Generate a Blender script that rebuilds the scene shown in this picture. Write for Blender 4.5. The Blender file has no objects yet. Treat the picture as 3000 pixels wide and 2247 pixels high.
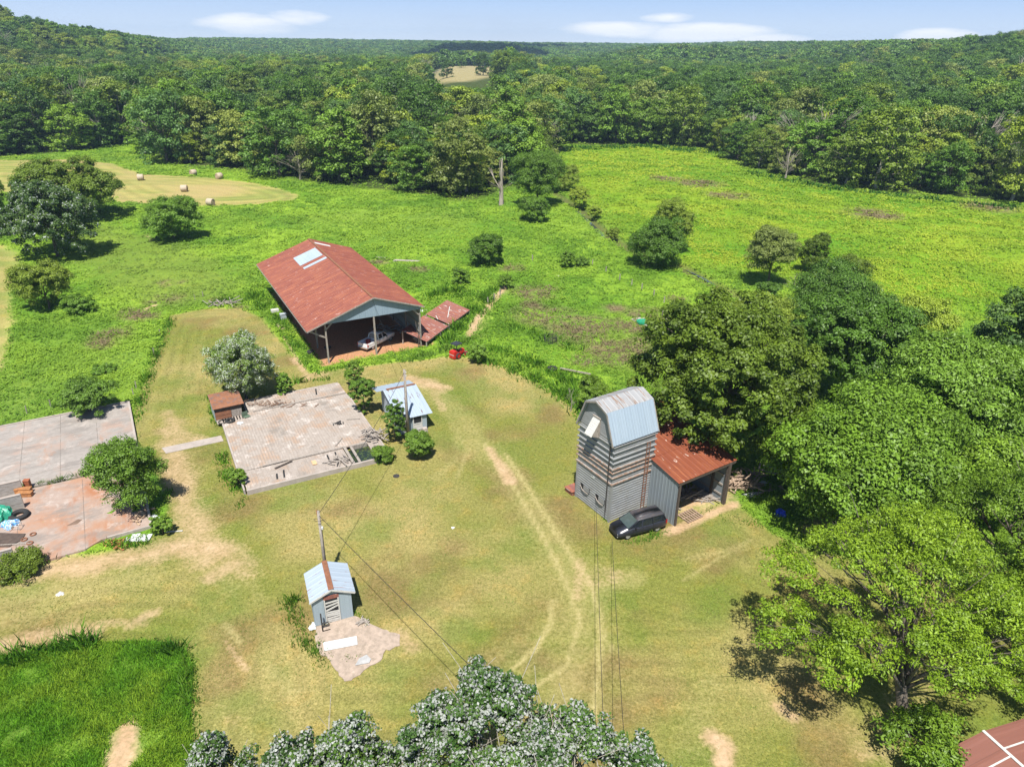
import bpy, math, random
import numpy as np
from math import radians, sin, cos, pi, sqrt, atan2
from mathutils import Matrix, Vector

# ------------------------------------------------------------------ camera, sky, sun, exposure
SC = bpy.context.scene
COL = SC.collection
CAM_H = 40.0
PITCH, ROLL, FPX = radians(25.6), radians(0.7), 2079.0
SUN_EL, SUN_AZ = radians(63), radians(4.2)          # shadows fall towards +y, slightly to +x
EXPOSURE = 0.86
SUN_W, SKY_W = 4.6, 0.062

fw = np.array([0, cos(PITCH), -sin(PITCH)])
r0, u0 = np.array([1., 0, 0]), np.array([0, sin(PITCH), cos(PITCH)])
rt = cos(ROLL)*r0 + sin(ROLL)*u0
up = -sin(ROLL)*r0 + cos(ROLL)*u0
cam = bpy.data.cameras.new('camera')
cam.lens = 36*FPX/3000; cam.sensor_width = 36; cam.clip_end = 20000; cam.clip_start = 0.5
co = bpy.data.objects.new('camera', cam); COL.objects.link(co)
co.matrix_world = Matrix(((rt[0], up[0], -fw[0], 0), (rt[1], up[1], -fw[1], 0), (rt[2], up[2], -fw[2], CAM_H), (0, 0, 0, 1)))
SC.camera = co

w = bpy.data.worlds.new("World"); SC.world = w; w.use_nodes = True
nt = w.node_tree; bg = nt.nodes['Background']
sky = nt.nodes.new('ShaderNodeTexSky'); sky.sky_type = 'NISHITA'; sky.sun_disc = False
sky.sun_elevation = SUN_EL; sky.sun_rotation = radians(180) + SUN_AZ
sky.air_density = 1.0; sky.dust_density = 0.6; sky.ozone_density = 2.0; sky.altitude = 200
# soft low cumulus in the sky itself: cloud cover from the view direction's elevation and azimuth
tc = nt.nodes.new('ShaderNodeTexCoord')
sep = nt.nodes.new('ShaderNodeSeparateXYZ'); nt.links.new(tc.outputs['Generated'], sep.inputs[0])
def wm(op, a, b=None, c=None, clamp=False):
    n = nt.nodes.new('ShaderNodeMath'); n.operation = op; n.use_clamp = clamp
    for i, v in enumerate((a, b, c)):
        if v is None: continue
        if isinstance(v, (int, float)): n.inputs[i].default_value = v
        else: nt.links.new(v, n.inputs[i])
    return n.outputs[0]
az = wm('ARCTAN2', sep.outputs[0], sep.outputs[1])
el = wm('ARCSINE', sep.outputs[2])
comb = nt.nodes.new('ShaderNodeCombineXYZ')
nt.links.new(wm('MULTIPLY', az, 9.0), comb.inputs[0]); nt.links.new(wm('MULTIPLY', el, 42.0), comb.inputs[1])
cn = nt.nodes.new('ShaderNodeTexNoise'); cn.inputs['Scale'].default_value = 1.0; cn.inputs['Detail'].default_value = 9
cn.inputs['Roughness'].default_value = 0.56
nt.links.new(comb.outputs[0], cn.inputs['Vector'])
cover = None
for a0, e0, aw, eh, st in ((-18.5, 1.0, 4.6, .9, .85), (-15.5, 1.4, 3.2, .7, .8), (7.5, .95, 6.0, .8, .85), (13.5, .8, 6.5, .9, .98), (10.5, 1.7, 3.0, .5, .7), (17.5, .4, 4, .6, .9), (28.0, .5, 3.4, .9, .98), (-4.0, 2.8, 7.0, .5, .2), (31.0, .6, 3.0, .5, .4), (-60, 4, 14, 4, .8), (60, 5, 16, 4, .8), (110, 6, 20, 5, .8), (170, 5, 22, 5, .8), (-120, 5, 22, 5, .8)):
    da = wm('DIVIDE', wm('SUBTRACT', az, radians(a0)), radians(aw)); de = wm('DIVIDE', wm('SUBTRACT', el, radians(e0)), radians(eh))
    g = wm('MULTIPLY', wm('SUBTRACT', 1.0, wm('ADD', wm('MULTIPLY', da, da), wm('MULTIPLY', de, de)), clamp=True), st)
    cover = g if cover is None else wm('MAXIMUM', cover, g)
cm = wm('MULTIPLY', wm('SUBTRACT', wm('ADD', wm('MULTIPLY', cover, .80), cn.outputs[0]), 0.78), 3.0, clamp=True)
cm = wm('MULTIPLY', cm, wm('MULTIPLY', cover, 2.2, clamp=True), clamp=True)
mx = nt.nodes.new('ShaderNodeMix'); mx.data_type = 'RGBA'
nt.links.new(cm, mx.inputs[0]); nt.links.new(sky.outputs[0], mx.inputs[6]); mx.inputs[7].default_value = (9.6, 9.7, 9.9, 1)
# pale blue veil low in the sky, whitening towards the horizon
ef = wm('DIVIDE', wm('ABSOLUTE', el), radians(3.6), clamp=True)
vc = nt.nodes.new('ShaderNodeMix'); vc.data_type = 'RGBA'
nt.links.new(ef, vc.inputs[0]); vc.inputs[6].default_value = (6.8, 7.6, 8.7, 1); vc.inputs[7].default_value = (3.7, 5.6, 8.7, 1)
vl = nt.nodes.new('ShaderNodeMix'); vl.data_type = 'RGBA'
nt.links.new(wm('SUBTRACT', 1.15, wm('MULTIPLY', wm('ABSOLUTE', el), 3.4), clamp=True), vl.inputs[0])
nt.links.new(sky.outputs[0], vl.inputs[6]); nt.links.new(vc.outputs[2], vl.inputs[7])
nt.links.new(vl.outputs[2], mx.inputs[6])
nt.links.new(mx.outputs[2], bg.inputs[0]); bg.inputs[1].default_value = SKY_W

sun = bpy.data.lights.new('sun', 'SUN'); sun.energy = SUN_W; sun.angle = radians(0.53); sun.color = (1, .955, .87)
so = bpy.data.objects.new('sun', sun); COL.objects.link(so)
sd = Vector((-sin(SUN_AZ)*cos(SUN_EL), -cos(SUN_AZ)*cos(SUN_EL), sin(SUN_EL)))
so.rotation_euler = sd.to_track_quat('Z', 'Y').to_euler(); so.location = (0, -60, 150)
SC.view_settings.view_transform = 'Standard'; SC.view_settings.look = 'None'
SC.view_settings.exposure = EXPOSURE; SC.view_settings.gamma = 1
SC.cycles.max_bounces = 5; SC.cycles.diffuse_bounces = 3; SC.cycles.glossy_bounces = 2
SC.cycles.transmission_bounces = 3; SC.cycles.transparent_max_bounces = 4; SC.cycles.volume_bounces = 0
SC.cycles.caustics_reflective = False; SC.cycles.caustics_refractive = False

# ------------------------------------------------------------------ where things stand
def at(px, py, z=0.0):
    """point of the photograph (3000 px wide) -> place in the scene on the level z"""
    d = fw + (px-1500)/FPX*rt - (py-1123.5)/FPX*up
    t = (z-CAM_H)/d[2]
    return np.array([0, 0, CAM_H]) + t*d
def at_dist(px, py, y):
    """point seen there, standing at ground distance y"""
    d = fw + (px-1500)/FPX*rt - (py-1123.5)/FPX*up
    return np.array([0, 0, CAM_H]) + (y/d[1])*d

def hsh(i, j, s):
    h = (i*374761393 + j*668265263 + s*1442695041) & 0xffffffff
    h = ((h ^ (h >> 13))*1274126177) & 0xffffffff
    return ((h ^ (h >> 16)) & 0xffff)/65535.0
def vnoise(x, y, s=0):
    xi, yi = np.floor(x).astype(np.int64), np.floor(y).astype(np.int64)
    fx, fy = x-xi, y-yi
    fx, fy = fx*fx*(3-2*fx), fy*fy*(3-2*fy)
    a, b, c, d = hsh(xi, yi, s), hsh(xi+1, yi, s), hsh(xi, yi+1, s), hsh(xi+1, yi+1, s)
    return (a*(1-fx)+b*fx)*(1-fy) + (c*(1-fx)+d*fx)*fy
def fbm(x, y, s=0, o=4):
    v, a, t = 0, 1.0, 0
    for k in range(o):
        v = v + a*vnoise(x*2**k+17*k, y*2**k-9*k, s+k); t += a; a *= .5
    return v/t
def sst(a, b, x):
    t = np.clip((x-a)/(b-a), 0, 1); return t*t*(3-2*t)

# terrain: flat bottomland, a wooded hill on the left, a rising wooded slope on the right, a far ridge across
AZ = np.array([-90, -45, -36, -33.5, -32, -30, -27, -25, -23.5, -20, -10, -3, 0, 4, 9, 13, 16, 20, 25, 29, 33, 36, 45, 90])
HC = np.array([30, 42, 46, 45, 38, 32, 28, 22, 19, 23, 23, 24, 21, 21, 22, 25, 29, 29, 30, 30, 35, 37, 38, 30])
RC = np.array([900, 900, 900, 900, 910, 930, 1000, 1200, 1600, 2300, 2600, 2500, 2600, 2700, 2600, 2500, 2200, 1700, 1300, 1100, 950, 900, 900, 900])
RB = np.array([650, 650, 650, 650, 655, 670, 720, 820, 1000, 1350, 1500, 1500, 1500, 1350, 1200, 1000, 800, 600, 450, 380, 340, 330, 330, 330])
def terrain(x, y):
    x, y = np.asarray(x, float), np.asarray(y, float)
    r = np.hypot(x, y); a = np.degrees(np.arctan2(x, np.maximum(y, 1e-3)))
    a = np.where(y < 0, np.sign(x)*90, a)
    hc, rc, rb = np.interp(a, AZ, HC), np.interp(a, AZ, RC), np.interp(a, AZ, RB)
    t = sst(rb, rc, r)
    h = hc*t + (fbm(x/220, y/220, 5, 3)-.5)*16*t*np.clip(1.2-t, 0.25, 1)
    h = h + 13*sst(455, 590, r)*np.clip(1-(r-1000)/350, 0, 1)*np.exp(-((a+3.0)/3.6)**4)
    h = np.maximum(h, 19*sst(1480, 1740, r)*np.exp(-((a+2.6)/4.6)**4)*np.clip(1-(r-1740)/900, 0, 1))
    h = np.maximum(h, 21*sst(900, 1250, r)*np.exp(-((a-13)/6)**4)*np.clip(1-(r-1200)/900, 0, 1))
    back = np.where(y < 0, 1.0, 0.0)
    return np.where((y < 0) & (r < 330), 0, h*(1-back*.6))

# ------------------------------------------------------------------ mesh helpers
def link_mesh(name, V, F, mat=None, parent=None, smooth=False, attrs=None, quads=False, fast=False):
    me = bpy.data.meshes.new(name)
    if fast:                                   # V (n,3) array, F (m,k) int array
        V = np.asarray(V, np.float32); F = np.asarray(F, np.int32); k = F.shape[1]
        me.vertices.add(len(V)); me.vertices.foreach_set('co', V.ravel())
        me.loops.add(F.size); me.loops.foreach_set('vertex_index', F.ravel())
        me.polygons.add(len(F)); me.polygons.foreach_set('loop_start', np.arange(0, F.size, k, dtype=np.int32))
        me.update(calc_edges=True)
    else:
        me.from_pydata([tuple(v) for v in V], [], F); me.update()
    if smooth: me.polygons.foreach_set('use_smooth', [True]*len(me.polygons))
    if attrs:
        for an, (dom, arr) in attrs.items():
            arr = np.asarray(arr, np.float32)
            if arr.ndim == 2:
                a = me.attributes.new(an, 'FLOAT_COLOR', dom)
                a.data.foreach_set('color', np.concatenate([arr, np.ones((len(arr), 1), np.float32)], 1).ravel())
            else:
                a = me.attributes.new(an, 'FLOAT', dom); a.data.foreach_set('value', arr)
    if mat is not None: me.materials.append(mat)
    o = bpy.data.objects.new(name, me); COL.objects.link(o)
    if parent is not None: o.parent = parent
    return o

class MB:
    """collects boxes, beams, tubes and sheets; build() links them as one mesh"""
    def __init__(s): s.v = []; s.f = []
    def add(s, V, F):
        n = len(s.v); s.v += [tuple(map(float, p)) for p in V]; s.f += [tuple(i+n for i in f) for f in F]; return s
    def box(s, c, d, rz=0, R=None):
        x, y, z = d[0]/2, d[1]/2, d[2]/2
        P = np.array([(-x,-y,-z),(x,-y,-z),(x,y,-z),(-x,y,-z),(-x,-y,z),(x,-y,z),(x,y,z),(-x,y,z)])
        if R is None:
            R = np.array([[cos(rz),-sin(rz),0],[sin(rz),cos(rz),0],[0,0,1]])
        P = P@np.asarray(R).T + np.array(c)
        return s.add(P, [(0,3,2,1),(4,5,6,7),(0,1,5,4),(1,2,6,5),(2,3,7,6),(3,0,4,7)])
    def beam(s, a, b, w=.1, h=None, upv=(0,0,1)):
        a, b = np.array(a, float), np.array(b, float); h = w if h is None else h
        d = b-a; L = np.linalg.norm(d); d /= L
        u = np.array(upv, float)
        if abs(d@u) > .95: u = np.array([1., 0, 0])
        r = np.cross(d, u); r /= np.linalg.norm(r); u = np.cross(r, d)
        return s.box((a+b)/2, (w, L, h), R=np.stack([r, d, u], 1))
    def tube(s, pts, rad, n=6, cap=True):
        pts = [np.array(p, float) for p in pts]; m = len(pts)
        if not hasattr(rad, '__len__'): rad = [rad]*m
        V = []; F = []; ref = None
        for i, p in enumerate(pts):
            d = pts[min(i+1, m-1)]-pts[max(i-1, 0)]; d = d/(np.linalg.norm(d)+1e-9)
            if ref is None:
                ref = np.cross(d, (0, 0, 1.)) if abs(d[2]) < .9 else np.cross(d, (1., 0, 0))
            ref = ref - d*(ref@d); ref /= np.linalg.norm(ref)+1e-9; q = np.cross(d, ref)
            for k in range(n):
                a = 2*pi*k/n; V.append(p + rad[i]*(cos(a)*ref + sin(a)*q))
        for i in range(m-1):
            for k in range(n):
                F.append((i*n+k, i*n+(k+1) % n, (i+1)*n+(k+1) % n, (i+1)*n+k))
        if cap: F.append(tuple(range(n-1, -1, -1))); F.append(tuple((m-1)*n+k for k in range(n)))
        return s.add(V, F)
    def ring(s, c, R, r, n=20, m=8, axis=(0, 0, 1), sq=1.0):
        ax = np.array(axis, float); ax /= np.linalg.norm(ax)
        e1 = np.cross(ax, (0, 0, 1.)) if abs(ax[2]) < .9 else np.cross(ax, (1., 0, 0)); e1 /= np.linalg.norm(e1); e2 = np.cross(ax, e1)
        V = []; F = []
        for i in range(n):
            a = 2*pi*i/n; rad = cos(a)*e1+sin(a)*e2
            for k in range(m):
                b = 2*pi*k/m; V.append(np.array(c)+rad*(R+r*cos(b))+ax*r*sq*sin(b))
        for i in range(n):
            for k in range(m):
                F.append((i*m+k, ((i+1) % n)*m+k, ((i+1) % n)*m+(k+1) % m, i*m+(k+1) % m))
        return s.add(V, F)
    def cyl(s, c, R, h, n=16, axis=(0, 0, 1)):
        ax = np.array(axis, float); ax /= np.linalg.norm(ax); c = np.array(c, float)
        return s.tube([c-ax*h/2, c+ax*h/2], [R, R], n)
    def sheet(s, o, U, V, pitch=.3, amp=.02, th=.03, kind='rib', ends=True):
        """corrugated sheet: ribs run along U, repeat along V, raised along U x V"""
        o, U, V = np.array(o, float), np.array(U, float), np.array(V, float)
        N = np.cross(U, V); N /= np.linalg.norm(N); L = np.linalg.norm(V)
        prof = []
        k = max(1, int(round(L/pitch)))
        for i in range(k):
            if kind == 'rib': prof += [(i, 0), (i+.62, 0), (i+.72, amp), (i+.88, amp), (i+.98, 0)]
            elif kind == 'wave': prof += [(i, 0), (i+.25, amp*.7), (i+.5, amp), (i+.75, amp*.7)]
            elif kind == 'lap': prof += [(i, amp), (i+.92, 0), (i+.999, 0)]
            else: prof += [(i, 0)]
        prof.append((k, prof[0][1]))
        P = []
        for t, a in prof: P.append(o+V*(t/k)+N*a)
        n = len(P)
        X = P + [p+U for p in P] + [p-N*(th+(a if kind != 'flat' else 0)) for p, (t, a) in zip(P, prof)] + [p+U-N*(th+a) for p, (t, a) in zip(P, prof)]
        F = []
        for i in range(n-1):
            F.append((i, n+i, n+i+1, i+1)); F.append((2*n+i, 2*n+i+1, 3*n+i+1, 3*n+i))
            if ends:
                F.append((i, i+1, 2*n+i+1, 2*n+i)); F.append((n+i, 3*n+i, 3*n+i+1, n+i+1))
        F.append((0, 2*n, 3*n, n)); F.append((n-1, 2*n-1, 4*n-1, 3*n-1))
        return s.add(X, F)
    def prism(s, poly, z0, z1):
        """vertical prism over a plan polygon"""
        n = len(poly); V = [(p[0], p[1], z0) for p in poly]+[(p[0], p[1], z1) for p in poly]
        F = [tuple(range(n-1, -1, -1)), tuple(range(n, 2*n))]+[(i, (i+1) % n, n+(i+1) % n, n+i) for i in range(n)]
        ar = sum(poly[i][0]*poly[(i+1) % n][1]-poly[(i+1) % n][0]*poly[i][1] for i in range(n))
        if ar < 0: F = [f[::-1] for f in F]
        return s.add(V, F)
    def extrude(s, prof, o, A, B, D):
        """profile points (a,b) in plane A,B at o, pushed along vector D"""
        o, A, B, D = (np.array(t, float) for t in (o, A, B, D)); n = len(prof)
        P = [o+A*a+B*b for a, b in prof]
        return s.add(P+[p+D for p in P], [tuple(range(n-1, -1, -1)), tuple(range(n, 2*n))]+[(i, (i+1) % n, n+(i+1) % n, n+i) for i in range(n)])
    def build(s, name, mat, parent=None, smooth=False, label=None):
        o = link_mesh(name, s.v, s.f, mat, parent, smooth)
        if label: o['label'] = label
        return o

def tag(o, label=None, cat=None, group=None, kind=None):
    if label: o['label'] = label
    if cat: o['category'] = cat
    if group: o['group'] = group
    if kind: o['kind'] = kind
    return o
def thing(name, loc, rz, label, cat, group=None):
    o = bpy.data.objects.new(name, None); COL.objects.link(o); o.empty_display_size = .3
    o.location = [float(q) for q in loc]; o.rotation_euler = (0, 0, rz)
    return tag(o, label, cat, group)
def copy_tree(o, parent=None):
    c = o.copy(); COL.objects.link(c)
    if parent is not None: c.parent = parent
    for ch in list(o.children): copy_tree(ch, c)
    return c

# ------------------------------------------------------------------ materials
def newmat(name):
    m = bpy.data.materials.new(name); m.use_nodes = True
    t = m.node_tree; b = t.nodes['Principled BSDF']; return m, t, b
def nd(t, typ, ins=None, **props):
    n = t.nodes.new(typ)
    for k, v in props.items(): setattr(n, k, v)
    for k, v in (ins or {}).items():
        if hasattr(v, 'is_linked') or isinstance(v, bpy.types.NodeSocket): t.links.new(v, n.inputs[k])
        else: n.inputs[k].default_value = v
    return n
def mth(t, op, a, b=0.0, clamp=False):
    n = nd(t, 'ShaderNodeMath', {0: a, 1: b}, operation=op); n.use_clamp = clamp; return n.outputs[0]
def mixc(t, f, a, b, bt='MIX'):
    n = nd(t, 'ShaderNodeMix', {0: f, 6: a if not isinstance(a, tuple) else (*a[:3], 1), 7: b if not isinstance(b, tuple) else (*b[:3], 1)}, data_type='RGBA', blend_type=bt)
    return n.outputs[2]
def noise(t, vec, scale, detail=4, rough=.55, sc=(1, 1, 1)):
    if sc != (1, 1, 1):
        vec = nd(t, 'ShaderNodeMapping', {0: vec, 3: sc}).outputs[0]
    return nd(t, 'ShaderNodeTexNoise', {'Vector': vec, 'Scale': scale, 'Detail': detail, 'Roughness': rough}).outputs[0]
def ramp(t, f, lo, hi):
    n = nd(t, 'ShaderNodeMapRange', {0: f, 1: lo, 2: hi}); n.clamp = True; return n.outputs[0]
def objco(t): return nd(t, 'ShaderNodeTexCoord').outputs['Object']

def simple(name, col, rough=.6, var=.25, scale=2.0, metal=0.0, col2=None, fac=(.45, .65), stretch=(1, 1, 1), bump=0.0, spec=.5):
    m, t, b = newmat(name); p = objco(t)
    n1 = noise(t, p, scale, 6, .6, stretch)
    c = mixc(t, ramp(t, n1, .25, .75), tuple(q*(1-var) for q in col), tuple(min(1, q*(1+var)) for q in col))
    if col2:
        n2 = noise(t, p, scale*1.7, 7, .65, stretch)
        c = mixc(t, ramp(t, n2, *fac), c, col2)
    t.links.new(c, b.inputs['Base Color']); b.inputs['Roughness'].default_value = rough; b.inputs['Metallic'].default_value = metal
    b.inputs['Specular IOR Level'].default_value = spec
    if bump:
        bn = nd(t, 'ShaderNodeBump', {'Height': noise(t, p, scale*4, 5), 'Strength': bump, 'Distance': .05}); t.links.new(bn.outputs[0], b.inputs['Normal'])
    return m
def sheets(name, cols, sx, sy, rough=.55, metal=0.0, streak=.35, rust=None, rfac=(.6, .7), axes=(0, 1), pale=None, pfac=(.66, .72)):
    """metal laid in sheets sx by sy: each sheet its own weathered tone, streaks along its length"""
    m, t, b = newmat(name); p = objco(t)
    s = nd(t, 'ShaderNodeSeparateXYZ', {0: p})
    X, Y = s.outputs[axes[0]], s.outputs[axes[1]]
    fx = mth(t, 'FLOOR', mth(t, 'DIVIDE', X, sx)); fy = mth(t, 'FLOOR', mth(t, 'DIVIDE', Y, sy))
    cv = nd(t, 'ShaderNodeCombineXYZ', {0: fx, 1: fy}).outputs[0]
    wn = nd(t, 'ShaderNodeTexWhiteNoise', {'Vector': cv}, noise_dimensions='3D').outputs[0]
    st = [1, 1, 1]; st[axes[0]] = 5.0; st[axes[1]] = .35
    n1 = noise(t, p, 1.3, 7, .6, tuple(st))
    f = mth(t, 'ADD', mth(t, 'MULTIPLY', wn, 1-streak), mth(t, 'MULTIPLY', ramp(t, n1, .25, .75), streak))
    c = mixc(t, f, cols[0], cols[1])
    if rust:
        n2 = noise(t, p, 1.1, 8, .65, tuple(st)); c = mixc(t, ramp(t, n2, *rfac), c, rust)
    if pale:
        n3 = noise(t, p, 2.1, 4, .5, tuple(1.6 if q == 5.0 else .6 for q in st)); c = mixc(t, ramp(t, n3, *pfac), c, pale)
    # thin dirty line at each lap
    lx = mth(t, 'FRACT', mth(t, 'DIVIDE', X, sx)); ln = mth(t, 'LESS_THAN', lx, .05)
    c = mixc(t, mth(t, 'MULTIPLY', ln, .35), c, tuple(q*.5 for q in cols[0]))
    t.links.new(c, b.inputs['Base Color']); b.inputs['Roughness'].default_value = rough; b.inputs['Metallic'].default_value = metal
    return m
def leafmat(name, c1, c2, hue=.09, trans=.24, pale=None):
    m, t, b = newmat(name)
    v = nd(t, 'ShaderNodeAttribute', attribute_name='v').outputs['Fac']
    oi = nd(t, 'ShaderNodeObjectInfo').outputs['Random']
    c = mixc(t, v, c1, c2)
    c = mixc(t, mth(t, 'MULTIPLY', oi, .85), c, mixc(t, 1.0, c, (1+hue*2.2, 1+hue*.9, .75), 'MULTIPLY'))
    oi2 = mth(t, 'FRACT', mth(t, 'MULTIPLY', oi, 7.31))
    c = mixc(t, 1.0, c, mixc(t, oi2, (.62, .66, .70), (1.14, 1.12, 1.05)), 'MULTIPLY')
    if pale:
        f = nd(t, 'ShaderNodeAttribute', attribute_name='w').outputs['Fac']; c = mixc(t, f, c, pale)
    t.links.new(c, b.inputs['Base Color']); b.inputs['Roughness'].default_value = .5; b.inputs['Specular IOR Level'].default_value = .35
    tr = nd(t, 'ShaderNodeBsdfTranslucent', {'Color': mixc(t, 1.0, c, (1.25, 1.3, .6), 'MULTIPLY')})
    mxs = nd(t, 'ShaderNodeMixShader', {0: trans, 1: b.outputs[0], 2: tr.outputs[0]})
    t.links.new(mxs.outputs[0], t.nodes['Material Output'].inputs[0])
    return m
HAZE_D = 0.00012

# ------------------------------------------------------------------ the ground: one sheet to the horizon
def poly_px(pts, z=0.0): return np.array([at(px, py, z)[:2] for px, py in pts])
def poly_sd(X, Y, P):
    """distance to a polygon's edge, negative inside"""
    ins = np.zeros(X.shape, bool); dm = np.full(X.shape, 1e9); n = len(P)
    for i in range(n):
        ax, ay = P[i]; bx, by = P[(i+1) % n]
        dx, dy = bx-ax, by-ay
        t = np.clip(((X-ax)*dx+(Y-ay)*dy)/(dx*dx+dy*dy+1e-12), 0, 1)
        dm = np.minimum(dm, (X-ax-t*dx)**2+(Y-ay-t*dy)**2)
        if by != ay:
            c = ((ay > Y) != (by > Y)) & (X < (bx-ax)*(Y-ay)/(by-ay)+ax); ins ^= c
    return np.where(ins, -1, 1)*np.sqrt(dm)
def line_d(X, Y, P):
    dm = np.full(X.shape, 1e9)
    for i in range(len(P)-1):
        ax, ay = P[i]; bx, by = P[i+1]; dx, dy = bx-ax, by-ay
        t = np.clip(((X-ax)*dx+(Y-ay)*dy)/(dx*dx+dy*dy+1e-12), 0, 1)
        dm = np.minimum(dm, (X-ax-t*dx)**2+(Y-ay-t*dy)**2)
    return np.sqrt(dm)

MOWN = poly_px([(-200, 1640), (60, 1690), (180, 1640), (330, 1610), (470, 1560), (500, 1450), (395, 1290), (385, 1255), (405, 1180), (445, 1065), (500, 925), (600, 905), (700, 903), (765, 930), (830, 1010), (905, 1095), (1010, 1082), (1180, 1062), (1310, 1047), (1390, 1048), (1480, 1080), (1600, 1135), (1680, 1195), (1720, 1260), (1900, 1480), (2000, 1500), (2140, 1470), (2260, 1560), (2340, 1600), (2500, 1640), (3000, 1650), (3600, 1700), (3600, 2400), (600, 2400), (572, 2247), (560, 2100), (566, 1960), (545, 1905), (440, 1880), (230, 1880), (90, 1915), (-60, 1940), (-400, 1960)])
LIGHT = poly_px([(240, 640), (420, 690), (560, 730), (640, 770), (700, 830), (640, 880), (480, 900), (330, 850), (190, 760), (190, 690)])
HAY = poly_px([(-300, 470), (120, 470), (200, 468), (330, 480), (420, 512), (600, 520), (740, 536), (830, 556), (874, 573), (862, 588), (760, 599), (620, 605), (480, 600), (350, 595), (260, 545), (150, 560), (-300, 580)])
HAY2 = poly_px([(-300, 700), (0, 715), (52, 740), (70, 800), (34, 860), (36, 950), (18, 1050), (-10, 1100), (-300, 1160)])
RIGHT = poly_px([(1640, 440), (1900, 425), (2080, 440), (2180, 500), (2400, 545), (2600, 572), (2800, 590), (3000, 610), (3300, 640), (3400, 1000), (2900, 940), (2700, 900), (2500, 850), (2250, 800), (2090, 790), (1960, 760), (1860, 700), (1760, 630), (1690, 560)])
BARNF = [(-25.9, 88.2), (-11.6, 96.4), (-28.9, 127.0), (-42.6, 119.5)]
FARP = poly_px([(1285, 236), (1262, 212), (1285, 195), (1380, 190), (1470, 190), (1500, 196), (1485, 212), (1440, 226), (1370, 240)], 13.0)
# where the woodland starts (its front edge, along the ground)
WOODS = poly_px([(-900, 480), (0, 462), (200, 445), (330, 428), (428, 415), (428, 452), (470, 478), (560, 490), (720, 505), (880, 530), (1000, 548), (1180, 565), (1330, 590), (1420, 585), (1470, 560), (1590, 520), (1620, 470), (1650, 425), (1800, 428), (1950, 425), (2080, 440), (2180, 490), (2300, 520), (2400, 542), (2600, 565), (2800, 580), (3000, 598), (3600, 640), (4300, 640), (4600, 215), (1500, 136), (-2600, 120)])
GULLY = poly_px([(1610, 555), (1700, 610), (1760, 670), (1800, 700), (1880, 745), (2000, 780), (2090, 830), (2180, 870), (2280, 900)])

DIRT = [([(2010, 1480), (2080, 1440), (2100, 1400)], 2.6, .9), ([(490, 1270), (520, 1400), (560, 1520), (610, 1640)], 2.4, .62), ([(-60, 1700), (150, 1670), (330, 1645), (520, 1600), (650, 1610)], 2.3, .72),
        ([(-80, 1905), (90, 1872), (250, 1850)], 1.6, .75), ([(540, 1560), (700, 1660)], 2.6, .55), ([(620, 1690), (690, 1650)], 1.5, .62), ([(490, 1215), (540, 1290), (580, 1290)], 1.8, .6),
        ([(1190, 1110), (1240, 1118), (1290, 1135)], 2.0, .74), ([(1270, 1150), (1300, 1200)], 1.0, .5), ([(1435, 1315), (1470, 1375), (1495, 1412)], 1.0, .8),
        ([(1955, 1560), (2030, 1530), (2110, 1492), (2150, 1478)], .75, .85), ([(2085, 2160), (2130, 2190), (2120, 2240)], 1.0, .85), ([(2285, 2070), (2320, 2095)], .8, .75),
        ([(370, 2130), (365, 2190), (350, 2240)], 1.2, .9), ([(1375, 985), (1400, 930), (1440, 890), (1480, 840)], 1.0, .85), ([(1290, 905), (1260, 900)], .4, .5),
        ([(860, 1050), (905, 1110)], .8, .6), ([(830, 985), (890, 1085)], .35, .9), ([(960, 1095), (900, 1100)], 1.2, .5), ([(430, 905), (455, 895)], .8, .8), ([(430, 690), (445, 705)], .8, .7),
        ([(1170, 1860), (1210, 1890)], 1.2, .6), ([(1060, 760), (1160, 772)], .4, .5), ([(2400, 1550), (2480, 1520), (2540, 1500)], 2.5, .7), ([(2560, 2200), (2620, 2100), (2700, 2000)], 2.2, .45),
        ([(650, 2060), (700, 2110)], 1.6, .3), ([(300, 1820), (420, 1830)], .8, .5), ([(380, 1835), (430, 1800), (460, 1790)], .8, .62), ([(660, 1880), (720, 1960)], .45, .55), ([(1740, 1700), (1800, 1680)], 1.8, .45), ([(720, 1180), (700, 1260)], .6, .2), ([(1700, 1640), (1690, 1750)], .8, .5)]
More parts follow.
